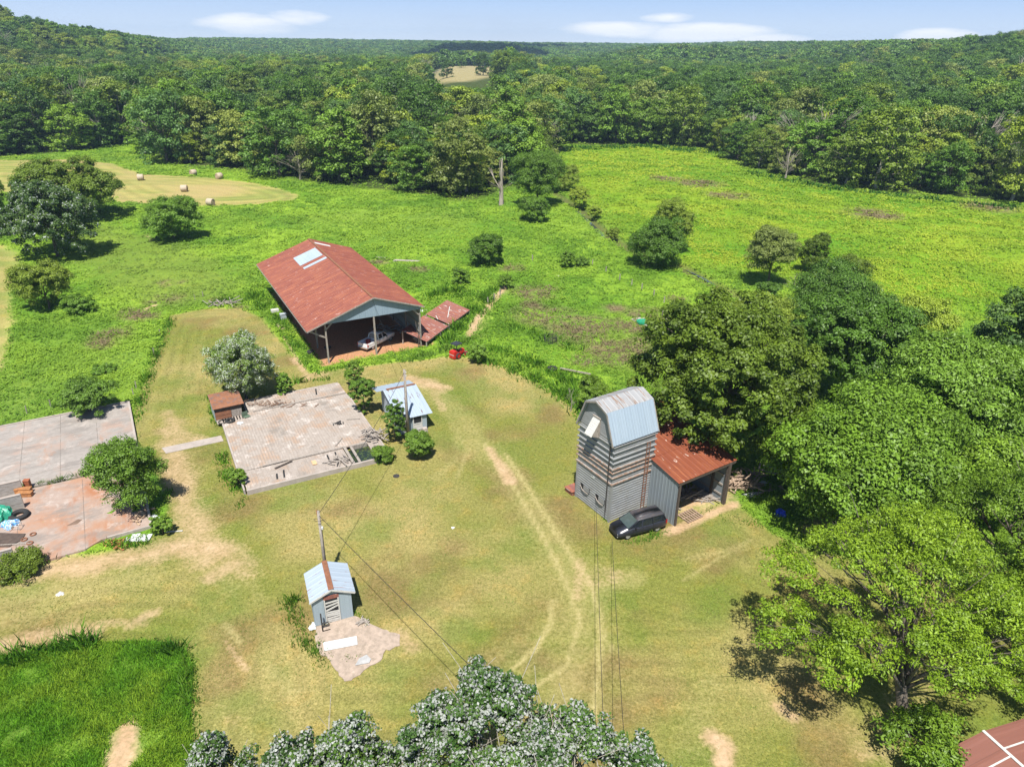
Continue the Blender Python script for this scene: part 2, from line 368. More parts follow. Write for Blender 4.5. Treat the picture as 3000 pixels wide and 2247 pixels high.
STRAW = [([(1690, 1680), (1715, 1800), (1690, 1960), (1620, 2200)], 4.2, .5), ([(1500, 1960), (1620, 1960)], 2.2, .4), ([(540, 1330), (560, 1480), (640, 1620), (700, 1700)], 2.6, .45), ([(1240, 1130), (1330, 1200), (1400, 1290), (1470, 1370), (1540, 1470), (1610, 1570), (1680, 1690), (1705, 1790), (1700, 1900), (1650, 2040), (1570, 2240)], 2.4, .6), ([(1480, 1330), (1560, 1450), (1640, 1580), (1720, 1690), (1760, 1800), (1755, 1950), (1740, 2100)], .5, .9),
         ([(1420, 1300), (1520, 1450), (1600, 1590), (1665, 1720), (1700, 1820), (1660, 1950), (1570, 2010), (1480, 2070)], .45, .95), ([(1620, 1760), (1610, 1830), (1570, 1900), (1500, 1960)], .4, .95), ([(1760, 1720), (1850, 1690)], 1.6, .7),
         ([(1740, 1790), (1765, 1850), (1790, 1900)], .4, .8), ([(1680, 1960), (1630, 2080), (1580, 2240)], 2.2, .7), ([(1290, 1180), (1340, 1270), (1335, 1350), (1270, 1400)], .8, .5), ([(1330, 1250), (1370, 1320), (1340, 1400)], .5, .5),
         ([(0, 1760), (200, 1730), (420, 1690)], 2.2, .6), ([(-50, 1820), (120, 1790)], 2.4, .5), ([(790, 1960), (860, 2030)], .8, .6), ([(660, 1830), (700, 1880)], .5, .7), ([(700, 1600), (760, 1760)], 1.0, .45), ([(2000, 1640), (2180, 1600)], .7, .5), ([(2000, 1700), (2200, 1580)], .4, .5),
         ([(1300, 1600), (1400, 1560), (1500, 1580)], 2.0, .3), ([(1540, 1880), (1400, 1960), (1300, 1990)], 1.6, .4), ([(1500, 840), (1430, 880), (1400, 980)], 1.8, .55), ([(520, 1000), (480, 1150)], 1.2, .25), ([(590, 990), (540, 1150)], 1.2, .3), ([(2080, 2000), (2020, 2190)], 1.5, .4)]
BROWN = [((1700, 965), 8), ((1820, 1035), 7), ((1590, 930), 6), ((1900, 930), 5), ((1560, 860), 5), ((1840, 960), 4.5), ((1760, 1010), 3.5), ((1800, 905), 3), ((1560, 900), 3), ((1600, 850), 2.4), ((480, 880), 4), ((410, 925), 4), ((330, 985), 3.4), ((500, 830), 3), ((300, 1010), 3), ((1880, 1060), 3), ((1500, 790), 3), ((2050, 540), 9), ((2130, 575), 8), ((1950, 525), 7), ((2560, 630), 9), ((2900, 610), 9), ((2470, 800), 4), ((700, 905), 2), ((640, 880), 2), ((1900, 1000), 3), ((1230, 790), 2.5), ((1110, 770), 2.5), ((1710, 1060), 2.6), ((1980, 880), 2.5)]

def ground_masks(X, Y):
    shp = X.shape; X = X.ravel(); Y = Y.ravel()
    wob = (fbm(X/2.2, Y/2.2, 21, 3)-.5)*1.5
    mown = 1-sst(-.25, .35, poly_sd(X, Y, MOWN)+wob*.5)
    light = 1-sst(-4, 4, poly_sd(X, Y, LIGHT)+wob*3)
    hay = np.maximum(1-sst(-.8, .8, poly_sd(X, Y, HAY)+wob), 1-sst(-.6, .6, poly_sd(X, Y, HAY2)+wob))
    right = 1-sst(-6, 6, poly_sd(X, Y, RIGHT)+wob*5)
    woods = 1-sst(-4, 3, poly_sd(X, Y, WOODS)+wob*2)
    farp = 1-sst(-8, 8, poly_sd(X, Y, FARP))
    barn = 1-sst(-.35, .35, poly_sd(X, Y, np.array(BARNF))+wob*.45)
    gul = 1-sst(.6, 2.4, line_d(X, Y, GULLY)+wob*.6)
    dirt = np.zeros(X.shape); straw = np.zeros(X.shape); brown = np.zeros(X.shape)
    for pts, wd, st in DIRT:
        d = line_d(X, Y, poly_px(pts)); dirt = np.maximum(dirt, st*(1-sst(0, wd*1.5, d+wob*wd*.45)))
    for pts, wd, st in STRAW:
        d = line_d(X, Y, poly_px(pts)); straw = np.maximum(straw, (st*1.15 if wd < .6 else st*.85)*(1-sst(0, wd*(1.1 if wd < .6 else 1.5), d+wob*wd*.3)))
    for c, rr in BROWN:
        q = at(*c); d = np.hypot(X-q[0], Y-q[1]); brown = np.maximum(brown, 1-sst(rr*.3, rr*1.15, d+wob*rr*.35))
    return {k: v.reshape(shp) for k, v in dict(mown=mown, light=light, hay=hay, right=right, woods=woods, farp=farp, barn=barn, gul=gul, dirt=dirt, straw=straw, brown=brown).items()}
def mixn(a, b, f): return a*(1-f[:, None])+np.asarray(b)*f[:, None]

def geo(a, b, s0, g):
    out = []; x = a; s = s0
    while x < b: x += s; s *= g; out.append(min(x, b))
    return np.array(out)
pos = np.concatenate([np.arange(0, 72, .36), np.arange(72, 250, 1.1), geo(250, 5200, 2, 1.11)])
gx = np.concatenate([-pos[:0:-1], pos])
gy = np.concatenate([-geo(18, 320, 3, 1.3)[::-1]+36-18, np.arange(18.4, 132, .36), np.arange(132, 330, 1.0), geo(330, 6200, 2, 1.09)])
gy = np.unique(gy)
GX, GY = np.meshgrid(gx, gy)
M = ground_masks(GX, GY)
bumpy = np.clip((1-M['mown'])*(1-M['hay'])*(1-M['barn'])*(1-M['dirt']*.8), 0, 1)
near = 1-sst(180, 320, np.hypot(GX, GY))
GZ = terrain(GX, GY) + bumpy*near*((fbm(GX/1.7, GY/1.7, 3, 3)-.35)*.42 + (fbm(GX/.7, GY/.7, 9, 2)-.5)*.22) - M['gul']*.75
x_, y_ = GX.ravel(), GY.ravel(); m_ = {k: v.ravel() for k, v in M.items()}
lowf = fbm(x_/9, y_/9, 31, 4); mid = fbm(x_/2.4, y_/2.4, 41, 3); big = fbm(x_/30, y_/30, 51, 3)
# own colours of turf, weeds, stubble and soil
lawn = mixn(np.tile(np.array([.155, .166, .036]), (len(x_), 1)), (.262, .222, .082), np.clip((lowf-.36)*3.2, 0, 1))
mowd = poly_sd(x_, y_, MOWN)
mow = np.sin(mowd*2*pi/1.5+lowf*4)*np.clip((big-.3)*2.5, 0, 1)
lawn = lawn*(1+.17*mow*np.clip(mid*1.6, 0, 1))[:, None]
lawn = mixn(lawn, (.088, .145, .020), np.clip((fbm(x_/4, y_/4, 61, 4)-.50)*4, 0, 1)*.55)
lawn = mixn(lawn, (.165, .118, .048), np.clip((fbm(x_/5, y_/5, 71, 5)-.52)*4.5, 0, 1)*.75)
weed = mixn(np.tile(np.array([.100, .205, .016]), (len(x_), 1)), (.185, .30, .026), np.clip((lowf-.34)*3, 0, 1))
weed = mixn(weed, (.030, .100, .012), np.clip((mid-.55)*3.5, 0, 1)*.6)
weed = mixn(weed, (.130, .190, .035), np.clip((big-.50)*4, 0, 1)*.5)
rightc = mixn(np.tile(np.array([.120, .230, .012]), (len(x_), 1)), (.185, .270, .018), np.clip((lowf-.36)*3, 0, 1))
rightc = mixn(rightc, (.070, .185, .012), np.clip((big-.5)*4.5, 0, 1)*.75)
g = mixn(weed, rightc, m_['right'])
g = mixn(g, (.135, .19, .030), m_['light']*(.45+.4*mid))
g = mixn(g, (.17, .135, .07), m_['brown']*np.clip((mid-.3)*2.4, 0, .95))
g = mixn(g, lawn, m_['mown'])
hayc = mixn(np.tile(np.array([.290, .262, .088]), (len(x_), 1)), (.175, .215, .050), np.clip((fbm(x_/14, y_/3.2, 77, 4)-.42)*4, 0, 1)*.85)
hrow = np.sin(np.minimum(poly_sd(x_, y_, HAY), poly_sd(x_, y_, HAY2))*2*pi/4.2+lowf*4)
hayc = hayc*(1+.16*hrow*np.clip(mid*1.7, 0, 1))[:, None]
hayc = mixn(hayc, (.34, .265, .12), np.clip((big-.52)*5, 0, 1)*.7)
g = mixn(g, hayc, m_['hay'])
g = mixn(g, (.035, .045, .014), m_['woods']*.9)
g = mixn(g, (.27, .235, .115), m_['farp'])
g = mixn(g, (.36, .195, .105), m_['barn'])
g = mixn(g, (.09, .085, .035), m_['gul']*.8)
NX, NY = len(gx), len(gy)
ii = np.arange(NY-1)[:, None]*NX+np.arange(NX-1)[None, :]
GF = np.stack([ii, ii+1, ii+NX+1, ii+NX], -1).reshape(-1, 4)

m, t, b = newmat('turf_and_soil')
p = nd(t, 'ShaderNodeNewGeometry').outputs['Position']
colr = nd(t, 'ShaderNodeAttribute', attribute_name='col').outputs['Color']
fd = nd(t, 'ShaderNodeAttribute', attribute_name='dirt').outputs['Fac']
fs = nd(t, 'ShaderNodeAttribute', attribute_name='straw').outputs['Fac']
fr = nd(t, 'ShaderNodeAttribute', attribute_name='rough').outputs['Fac']
n_f = noise(t, p, 3.2, 8, .72); n_m = noise(t, p, .55, 6, .6); n_s = noise(t, p, 9.0, 3, .6)
# fine grain: blades and clumps lighter and darker than the turf's own tone
fine = ramp(t, n_f, .28, .72)
grain = ramp(t, noise(t, p, 7.5, 2, .6), .3, .7)
c = mixc(t, 1.0, colr, mixc(t, grain, (.74, .76, .70), (1.26, 1.24, 1.30)), 'MULTIPLY')
c = mixc(t, 1.0, c, mixc(t, fine, (.58, .62, .52), (1.42, 1.38, 1.5)), 'MULTIPLY')
c = mixc(t, ramp(t, n_m, .52, .75), c, mixc(t, 1.0, c, (1.22, 1.05, .95), 'MULTIPLY'))
c = mixc(t, ramp(t, mth(t, 'ADD', mth(t, 'MULTIPLY', fs, .75), mth(t, 'ADD', mth(t, 'MULTIPLY', n_f, .75), mth(t, 'MULTIPLY', n_m, .45))), .72, 1.42), c, mixc(t, fine, (.26, .235, .080), (.40, .34, .165)))
soil = mixc(t, ramp(t, n_m, .3, .7), (.36, .235, .135), (.47, .34, .215))
soil = mixc(t, 1.0, soil, mixc(t, fine, (.8, .8, .8), (1.15, 1.15, 1.15)), 'MULTIPLY')
c = mixc(t, ramp(t, mth(t, 'ADD', mth(t, 'MULTIPLY', fd, .85), mth(t, 'ADD', mth(t, 'MULTIPLY', n_f, .7), mth(t, 'MULTIPLY', n_m, .4))), .80, 1.28), c, soil)
t.links.new(c, b.inputs['Base Color']); b.inputs['Roughness'].default_value = .95; b.inputs['Specular IOR Level'].default_value = .1
bh = mth(t, 'ADD', mth(t, 'MULTIPLY', n_f, .6), mth(t, 'MULTIPLY', n_s, .4))
bn = nd(t, 'ShaderNodeBump', {'Height': bh, 'Strength': .55, 'Distance': .10}); t.links.new(bn.outputs[0], b.inputs['Normal'])
MAT_GROUND = m
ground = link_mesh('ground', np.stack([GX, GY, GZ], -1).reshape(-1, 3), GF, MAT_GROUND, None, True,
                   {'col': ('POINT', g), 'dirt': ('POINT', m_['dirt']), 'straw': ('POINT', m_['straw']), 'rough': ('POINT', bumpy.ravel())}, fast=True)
tag(ground, kind='structure')

# ------------------------------------------------------------------ buildings
RED = sheets('rusty_red_sheets', ((.150, .036, .026), (.262, .078, .046)), 1.1, 3.4, .65, 0, .62, (.33, .115, .055), (.49, .64), axes=(1, 0), pale=(.40, .24, .21), pfac=(.66, .70))
RUST2 = sheets('rust_orange_sheets', ((.150, .036, .016), (.21, .055, .021)), .62, 2.4, .7, 0, .5, (.27, .088, .033), (.52, .66), axes=(0, 1), pale=(.45, .34, .29), pfac=(.67, .70))
OLDRED = sheets('old_red_sheets', ((.17, .06, .05), (.26, .11, .09)), .72, 2.5, .75, 0, .6, (.30, .10, .05), (.5, .6), axes=(0, 1), pale=(.42, .34, .31), pfac=(.60, .68))
TIN = sheets('pale_tin', ((.29, .36, .44), (.34, .41, .49)), .75, 9, .5, .1, .5, axes=(0, 1))
TINR = sheets('pale_tin_rust', ((.31, .375, .45), (.36, .425, .50)), .75, 9, .5, .1, .5, (.16, .07, .045), (.60, .63), axes=(0, 1))
BLUETIN = sheets('blue_grey_tin', ((.235, .315, .40), (.28, .365, .45)), .8, 9, .5, .1, .6, axes=(0, 2))
SIDING = simple('grey_lap_siding', (.265, .275, .285), .6, .2, .8, .12, col2=(.215, .205, .19), fac=(.5, .75), stretch=(1, 1, 3))
SHEDGREY = sheets('shed_siding', ((.20, .235, .265), (.26, .295, .325)), .8, 20, .55, .15, .6, axes=(1, 2))
GREYBLUE = sheets('grey_blue_boards', ((.25, .31, .355), (.30, .36, .405)), .33, 9, .7, 0, .6, axes=(0, 2))
RUSTBAND = simple('rusty_band', (.31, .265, .235), .7, .3, 2.5, 0, col2=(.24, .12, .07), fac=(.46, .62))
UPPER = sheets('weathered_upper_roof', ((.27, .275, .285), (.33, .335, .345)), .6, 9, .6, .1, .5, (.20, .11, .06), (.54, .62), axes=(0, 1))
OLDWOOD = simple('old_wood', (.30, .265, .235), .9, .3, 2.2, col2=(.16, .135, .115), fac=(.5, .65), stretch=(3, 3, .6))
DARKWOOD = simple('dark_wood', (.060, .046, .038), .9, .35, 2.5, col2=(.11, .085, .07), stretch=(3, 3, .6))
BROWNWOOD = simple('brown_wood', (.35, .16, .06), .7, .25, 3, col2=(.22, .08, .03), fac=(.5, .65))
WHITEWOOD = simple('flaked_white_paint', (.48, .475, .455), .8, .12, 4, col2=(.36, .33, .30), fac=(.58, .64))
WHITE = simple('white_sheet', (.52, .54, .55), .6, .06, 1.5, col2=(.42, .43, .43), fac=(.62, .75))
PEEL = simple('peeling_white_wall', (.40, .45, .52), .85, .1, 2.2, col2=(.34, .37, .42), fac=(.52, .58), stretch=(1, 1, .7))
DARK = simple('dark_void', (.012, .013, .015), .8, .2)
IRON = simple('dark_iron', (.035, .032, .032), .7, .3, 4)
RUSTIRON = simple('rusty_iron', (.20, .085, .045), .85, .3, 4)
CONC = None
def slabmat(name, c1, c2, pink, red, pf, rf, joints):
    m, t, b = newmat(name); p = objco(t)
    n1 = noise(t, p, .30, 7, .62); n2 = noise(t, p, .24, 7, .65, (1, 2.2, 1)); n3 = noise(t, p, 2.3, 8, .7); n4 = noise(t, p, .26, 6, .6, (2.0, .7, 1)); n5 = noise(t, p, .8, 7, .7)
    c = mixc(t, ramp(t, n3, .3, .7), c1, c2)
    c = mixc(t, ramp(t, n1, *pf), c, pink)
    c = mixc(t, mth(t, 'MULTIPLY', ramp(t, n2, .50, .62), .75), c, (.195, .175, .16))
    c = mixc(t, mth(t, 'MULTIPLY', ramp(t, n4, *rf), .75), c, red)
    c = mixc(t, mth(t, 'MULTIPLY', ramp(t, n5, .56, .68), .6), c, (.44, .38, .345))
    s_ = nd(t, 'ShaderNodeSeparateXYZ', {0: p})
    for ax_, st in joints:
        fr_ = mth(t, 'FRACT', mth(t, 'ADD', mth(t, 'DIVIDE', s_.outputs[ax_], st), mth(t, 'MULTIPLY', n3, .006)))
        c = mixc(t, mth(t, 'MULTIPLY', mth(t, 'LESS_THAN', fr_, .08/st), mth(t, 'MULTIPLY', ramp(t, n5, .35, .55), .6)), c, (.11, .095, .08))
    t.links.new(c, b.inputs['Base Color']); b.inputs['Roughness'].default_value = .9
    bn = nd(t, 'ShaderNodeBump', {'Height': n3, 'Strength': .35, 'Distance': .03}); t.links.new(bn.outputs[0], b.inputs['Normal'])
    return m
CONC = slabmat('grey_stained_concrete', (.235, .21, .192), (.32, .29, .267), (.31, .23, .19), (.31, .16, .09), (.50, .62), (.60, .72), ((0, 3.55), (1, 7.6)))
CONCRED = slabmat('reddish_stained_concrete', (.275, .205, .17), (.36, .285, .245), (.335, .195, .13), (.30, .115, .045), (.46, .60), (.54, .68), ((0, 5.2),))
PLAINCONC = simple('plain_concrete', (.34, .295, .265), .9, .2, 1.2, col2=(.30, .27, .245), fac=(.5, .7), bump=.2)
BLOCK = simple('grey_block', (.30, .285, .27), .9, .2, 1.5, col2=(.19, .17, .155), fac=(.5, .65), stretch=(1, 1, 4))
m, t, b = newmat('grooved_floor'); p = objco(t)
n1 = noise(t, p, .30, 7, .62); n3 = noise(t, p, 1.9, 8, .72); n5 = noise(t, p, .55, 6, .62); n6 = noise(t, p, 1.2, 6, .6, (6, .5, 1))
c = mixc(t, ramp(t, n3, .3, .7), (.255, .215, .185), (.37, .325, .29))
c = mixc(t, ramp(t, noise(t, p, .8, 6, .65), .55, .65), c, (.46, .41, .375))
c = mixc(t, ramp(t, n6, .55, .7), c, (.23, .195, .17))
c = mixc(t, mth(t, 'MULTIPLY', ramp(t, n5, .50, .64), .8), c, (.33, .22, .15))
c = mixc(t, mth(t, 'MULTIPLY', ramp(t, n1, .56, .66), .7), c, (.18, .16, .14))
s_ = nd(t, 'ShaderNodeSeparateXYZ', {0: p})
fr_ = mth(t, 'FRACT', mth(t, 'DIVIDE', s_.outputs[0], .30)); c = mixc(t, mth(t, 'MULTIPLY', mth(t, 'LESS_THAN', fr_, .24), mth(t, 'MULTIPLY', ramp(t, n5, .35, .6), ramp(t, n3, .3, .6))), c, (.22, .19, .165))
t.links.new(c, b.inputs['Base Color']); b.inputs['Roughness'].default_value = .95
GROOVE = m
GLASS = simple('dark_glass', (.012, .016, .022), .08, .1, spec=.7)
RUBBER = simple('tyre_rubber', (.022, .022, .023), .85, .2)

def frame(o, az_): return np.array(o, float), radians(az_)
def loc2w(o, rz, x, y, z=0): return (o[0]+x*cos(rz)-y*sin(rz), o[1]+x*sin(rz)+y*cos(rz), z)

# --- pole barn
BO, BR = frame((-25.2, 89.2), 28.5)
barn = thing('pole_barn', (*BO, 0), BR, 'long open-sided pole barn with rusty red metal roof and pale blue gable', 'barn')
mb = MB(); mb.sheet((-2.6, -.42, 5.2), (9.47, 0, 3.4), (0, 35.6, 0), .45, .03); mb.sheet((6.87, -.42, 8.6), (7.25, 0, -2.42), (0, 35.6, 0), .45, .03)
roof = mb.build('roof', RED, barn)
mb = MB()
for x0, z0, x1, z1 in ((-2.62, 5.12, 6.86, 8.52), (6.88, 8.52, 14.14, 6.10)): mb.beam((x0, -.46, z0), (x1, -.46, z1), .05, .18)
mb.beam((-2.66, -.1, 5.1), (-2.66, 35.2, 5.1), .05, .16); mb.build('fascia', OLDWOOD, barn)
mb = MB(); mb.beam((6.75, -.12, 8.63), (6.75, 35.2, 8.63), .35, .03); mb.build('ridge_cap', RUSTIRON, roof)
def onleft(x): return 8.6-(6.87-x)*.359+.055
for x0, x1, y0, y1 in ((2.55, 6.35, 24.3, 29.3), (2.65, 6.45, 22.0, 22.9)):
    mb = MB(); mb.sheet((x0, y0, onleft(x0)), (x1-x0, 0, onleft(x1)-onleft(x0)), (0, y1-y0, 0), .45, .03, .02); mb.build('skylight', TIN, roof)
mb = MB(); mb.sheet((7.0, 31.6, 8.61), (2.6, 0, -.868), (0, .8, 0), .4, .03, .02); mb.build('skylight', WHITE, roof)
mb = MB(); mb.sheet((-.1, 34.2, 5.78), (0, 0, .02), (.01, 0, 0), 1, 0, .01)
mb = MB()
k = 46
for i in range(k):                                   # ribbed gable sheeting
    x0, x1 = 13.75*i/k, 13.75*(i+1)/k; f = lambda x: (8.6-(6.87-x)*.359 if x < 6.87 else 8.6-(x-6.87)*.3338)-.1
    mb.add([(x0, 0, 5.72), (x1-.05, 0, 5.72), (x1-.05, 0, f(x1-.05)), (x0, 0, f(x0)), (x1-.05, -.03, 5.72), (x1, -.03, 5.72), (x1, -.03, f(x1)), (x1-.05, -.03, f(x1-.05))], [(0, 1, 2, 3), (4, 5, 6, 7), (1, 4, 7, 2)])
mb.box((6.87, .06, 5.8), (13.7, .08, .22)); mb.build('gable', BLUETIN, barn)
for y in (0, 6, 12, 18, 24, 30, 35):
    for x, h in ((0, 6.05), (13.55, 6.25)):
        mb = MB(); mb.box((x, y+.12, h/2), (.2, .2, h)); mb.build('post', OLDWOOD, barn)
mb = MB(); mb.box((6.8, .12, 2.9), (.22, .22, 5.8)); mb.build('post', OLDWOOD, barn)
mb = MB(); mb.box((6.8, 18, 4.1), (.2, .2, 8.2)); mb.build('post', OLDWOOD, barn)
for a, b_ in (((-2.3, .12, 5.1), (-.05, .12, 3.75)), ((.1, .12, 4.9), (.95, .12, 5.75)), ((13.45, .12, 4.9), (12.6, .12, 5.75))):
    mb = MB(); mb.beam(a, b_, .1, .22); mb.build('brace', OLDWOOD, barn)
mb = MB()
for y in np.arange(0, 35.2, 3):
    mb.beam((-2.5, y+.25, 5.0), (6.87, y+.25, 8.36), .08, .25); mb.beam((6.87, y+.25, 8.36), (14.0, y+.25, 5.98), .08, .25)
    mb.beam((.1, y+.25, 5.95), (13.6, y+.25, 5.95), .08, .2)
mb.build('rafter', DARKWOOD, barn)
mb = MB(); mb.sheet((13.66, 35.2, .15), (0, -35.1, 0), (0, 0, 6.0), .28, .02, .02); mb.build('wall', SHEDGREY, barn)
mb = MB(); mb.sheet((13.6, 35.2, .1), (0, 0, 6.1), (-13.6, 0, 0), .3, .02, .02); mb.build('wall', SHEDGREY, barn)
mb = MB()
for z in (.9, 2.1, 3.3, 4.5): mb.beam((13.56, .3, z), (13.56, 35, z), .05, .14)
mb.build('girt', OLDWOOD, barn)

# --- gambrel tower
TO, TR = frame((9.13, 53.95), 33.3)
tower = thing('grain_tower', (*TO, 0), TR, 'tall grey sided grain tower with pale gambrel metal roof', 'tower')
W_, D_ = 4.85, 4.93
prof = [(-.15, 8.28), (.98, 11.08), (2.47, 11.66), (3.90, 11.08), (5.05, 8.28)]
def pz(y): return float(np.interp(y, [q[0] for q in prof], [q[1] for q in prof]))
mb = MB(); H0 = 8.6; kk = .215
mb.sheet((0, 0, 0), (W_, 0, 0), (0, 0, H0), .27, .05, .03, 'wave'); mb.sheet((0, D_, 0), (0, -D_, 0), (0, 0, H0), .27, .05, .03, 'wave')
mb.sheet((W_, 0, 0), (0, D_, 0), (0, 0, H0), kk, .05, .03, 'lap'); mb.sheet((W_, D_, 0), (-W_, 0, 0), (0, 0, H0), kk, .05, .03, 'lap')
zz = H0
while zz < 11.4:
    ys = [y for y in np.linspace(0, D_, 200) if pz(y) > zz+kk+.05]
    if len(ys) > 2:
        for xo in (0, W_):
            s_ = -1 if xo == 0 else 1
            mb.add([(xo+s_*.05, ys[0], zz), (xo+s_*.05, ys[-1], zz), (xo, ys[-1], zz+kk), (xo, ys[0], zz+kk)], [(0, 1, 2, 3)] if s_ > 0 else [(3, 2, 1, 0)])
    zz += kk
mb.build('siding', SIDING, tower)
for x, y in ((0, 0), (W_, 0), (0, D_)):
    mb = MB(); mb.box((x, y, 2.05), (.2, .2, 4.1)); mb.build('corner_trim', SIDING, tower)
for z, sz in ((4.16, .16), (4.84, .12), (5.35, .1), (5.75, .14), (6.35, .1), (6.85, .12), (7.45, .12), (8.05, .12)):
    mb = MB(); h = .10
    mb.box((W_/2, -.08, z), (W_+.32, .13, sz*.8)); mb.box((-.08, D_/2, z+.003), (.13, D_-.02, sz*.8)); mb.box((W_+.09, D_/2, z+.003), (.16, D_-.02, sz)); mb.box((W_/2, D_+.09, z), (W_+.36, .16, sz))
    mb.build('band', RUSTBAND if z < 6 else SIDING, tower)
xs, xe = -.42, 5.12; L_ = xe-xs
P_ = [np.array([0, y, z]) for y, z in prof]
roof = None
for i, (nm, mt, pitch) in enumerate((('roof_panel', TIN, .3), ('roof_panel', UPPER, .6), ('roof_panel', UPPER, .6), ('roof_panel', TIN, .3))):
    mb = MB(); a = P_[i]; U = P_[i+1]-P_[i]
    if i == 0: a = a-U*.0
    mb.sheet(np.array([xe, a[1], a[2]]), U*1.0, (-L_, 0, 0), pitch, .022, .05); mb.build(nm, mt, tower)
for x in (xs+.03, xe-.03):
    mb = MB()
    for i in range(4): mb.beam(P_[i]+np.array([x, 0, -.10]), P_[i+1]+np.array([x, 0, -.10]), .06, .16)
    mb.build('verge_board', OLDWOOD, tower)
mb = MB(); mb.sheet((-.06, 2.05, 9.9), (0, .98, 0), (-1.0, 0, -1.55), .2, .012, .04); hd = mb.build('hatch', WHITEWOOD, tower, label='grey white hatch propped open on the gable')
mb = MB(); mb.add([(-.07, 2.06, 9.8), (-.07, 2.06, 8.0), (-1.0, 2.06, 8.4)], [(0, 1, 2)]); mb.beam((-.1, 2.0, 9.92), (-.1, 3.1, 9.92), .12, .12); mb.box((-.055, 2.55, 9.05), (.03, .95, 1.5)); mb.build('hatch_frame', OLDWOOD, hd)
mb = MB(); mb.tube([(-.16, .42, .95), (-.16, .42, 8.0)], .055, 7); mb.tube([(-.16, .42, 1.0), (-.3, .25, .75)], .04, 6); mb.build('downpipe', IRON, tower)
lad = MB()
for x in (3.72, 4.12): lad.tube([(x, -.22, .3), (x, -.22, 7.5)], .03, 5)
for z in np.arange(.5, 7.5, .33): lad.tube([(3.72, -.22, z), (4.12, -.22, z)], .022, 5)
lad.build('ladder', RUSTIRON, tower)
for y0, y1, z0 in ((2.94, 4.26, 1.72), (.71, 2.01, 1.75)):
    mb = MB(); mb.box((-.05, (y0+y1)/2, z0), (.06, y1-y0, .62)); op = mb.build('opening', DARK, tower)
    mb = MB(); mb.box((-.10, (y0+y1)/2-.22, z0+.02), (.04, (y1-y0)*.62, .5)); mb.build('shutter', SIDING, op)
    mb = MB(); mb.tube([(-.12, y1-.02, z0+.05), (-.17, y1-.3, z0-.2), (-.2, (y0+y1)/2-.1, z0-.3), (-.15, y0+.1, z0-.32)], [.03, .05, .06, .03], 6); mb.build('rag', OLDWOOD, op)
mb = MB(); rng = np.random.default_rng(2)
mb.box((-.085, 2.6, 3.5), (.012, .5, .12)); mb.box((-.085, 2.4, 3.62), (.012, .2, .2))
mb.build('chalk_mark', WHITE, tower)
q = loc2w(TO, TR, .3, 5.7)
pl = MB(); pl.sheet((-.75, .62, .45), (1.5, 0, 0), (0, -1.25, 0), .3, .012, .05); pl.box((0, 0, .2), (1.3, 1.1, .36))
o = pl.build('low_platform', OLDRED); o.location = q; o.rotation_euler = (0, 0, TR); tag(o, 'low red topped platform against the back left corner of the tower', 'platform')

# --- lean-to shed beside the tower
shed = thing('open_shed', (*TO, 0), TR, 'open-fronted grey shed with slanting orange rusty roof beside the tower', 'shed')
def sz(y): return 4.78+.178*(y+3.75)
mb = MB(); mb.sheet((4.55, -3.8, sz(-3.8)), (0, 3.72, .178*3.72), (-7.6, 0, 0), .9, .03) if False else mb.sheet((12.15, -3.8, sz(-3.8)), (0, 3.78, .178*3.78), (-7.6, 0, 0), .62, .03)
mb.sheet((12.15, -.1, sz(-.1)+.03), (0, 6.6, .178*6.6), (-7.0, 0, 0), .62, .03)
mb.build('roof', RUST2, shed)
mb = MB(); mb.sheet((4.72, -3.6, 0), (0, 0, 4.72), (0, 3.55, 0), .4, .03, .03); mb.add([(4.72, -3.6, 4.7), (4.72, -.05, 4.7), (4.72, -.05, 5.35)], [(0, 2, 1)]); mb.build('wall', SHEDGREY, shed)
mb = MB(); mb.sheet((11.45, -3.5, 0), (0, 9.7, 0), (0, 0, 4.75), .3, .03, .03); mb.build('wall', SHEDGREY, shed)
mb = MB(); mb.sheet((4.95, 6.3, 0), (0, 0, 6.3), (6.5, 0, 0), .3, .03, .03); mb.build('wall', SHEDGREY, shed)
mb = MB()
for z in (.8, 1.9, 3.0, 4.1): mb.beam((11.38, -3.2, z), (11.38, 6.2, z), .08, .16)
mb.build('girt', OLDWOOD, shed)
for x, y, h, w2 in ((4.86, -3.66, 4.75, .2), (11.35, -3.66, 4.75, .3), (11.3, -2.0, 5.0, .2), (8.0, 2.2, 5.7, .2)):
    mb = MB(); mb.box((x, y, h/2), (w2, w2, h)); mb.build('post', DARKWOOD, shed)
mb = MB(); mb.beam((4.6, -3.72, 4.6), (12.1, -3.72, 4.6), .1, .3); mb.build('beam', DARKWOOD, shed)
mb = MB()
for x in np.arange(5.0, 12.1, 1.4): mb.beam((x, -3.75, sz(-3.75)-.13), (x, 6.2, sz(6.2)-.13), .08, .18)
mb.build('rafter', DARKWOOD, shed)

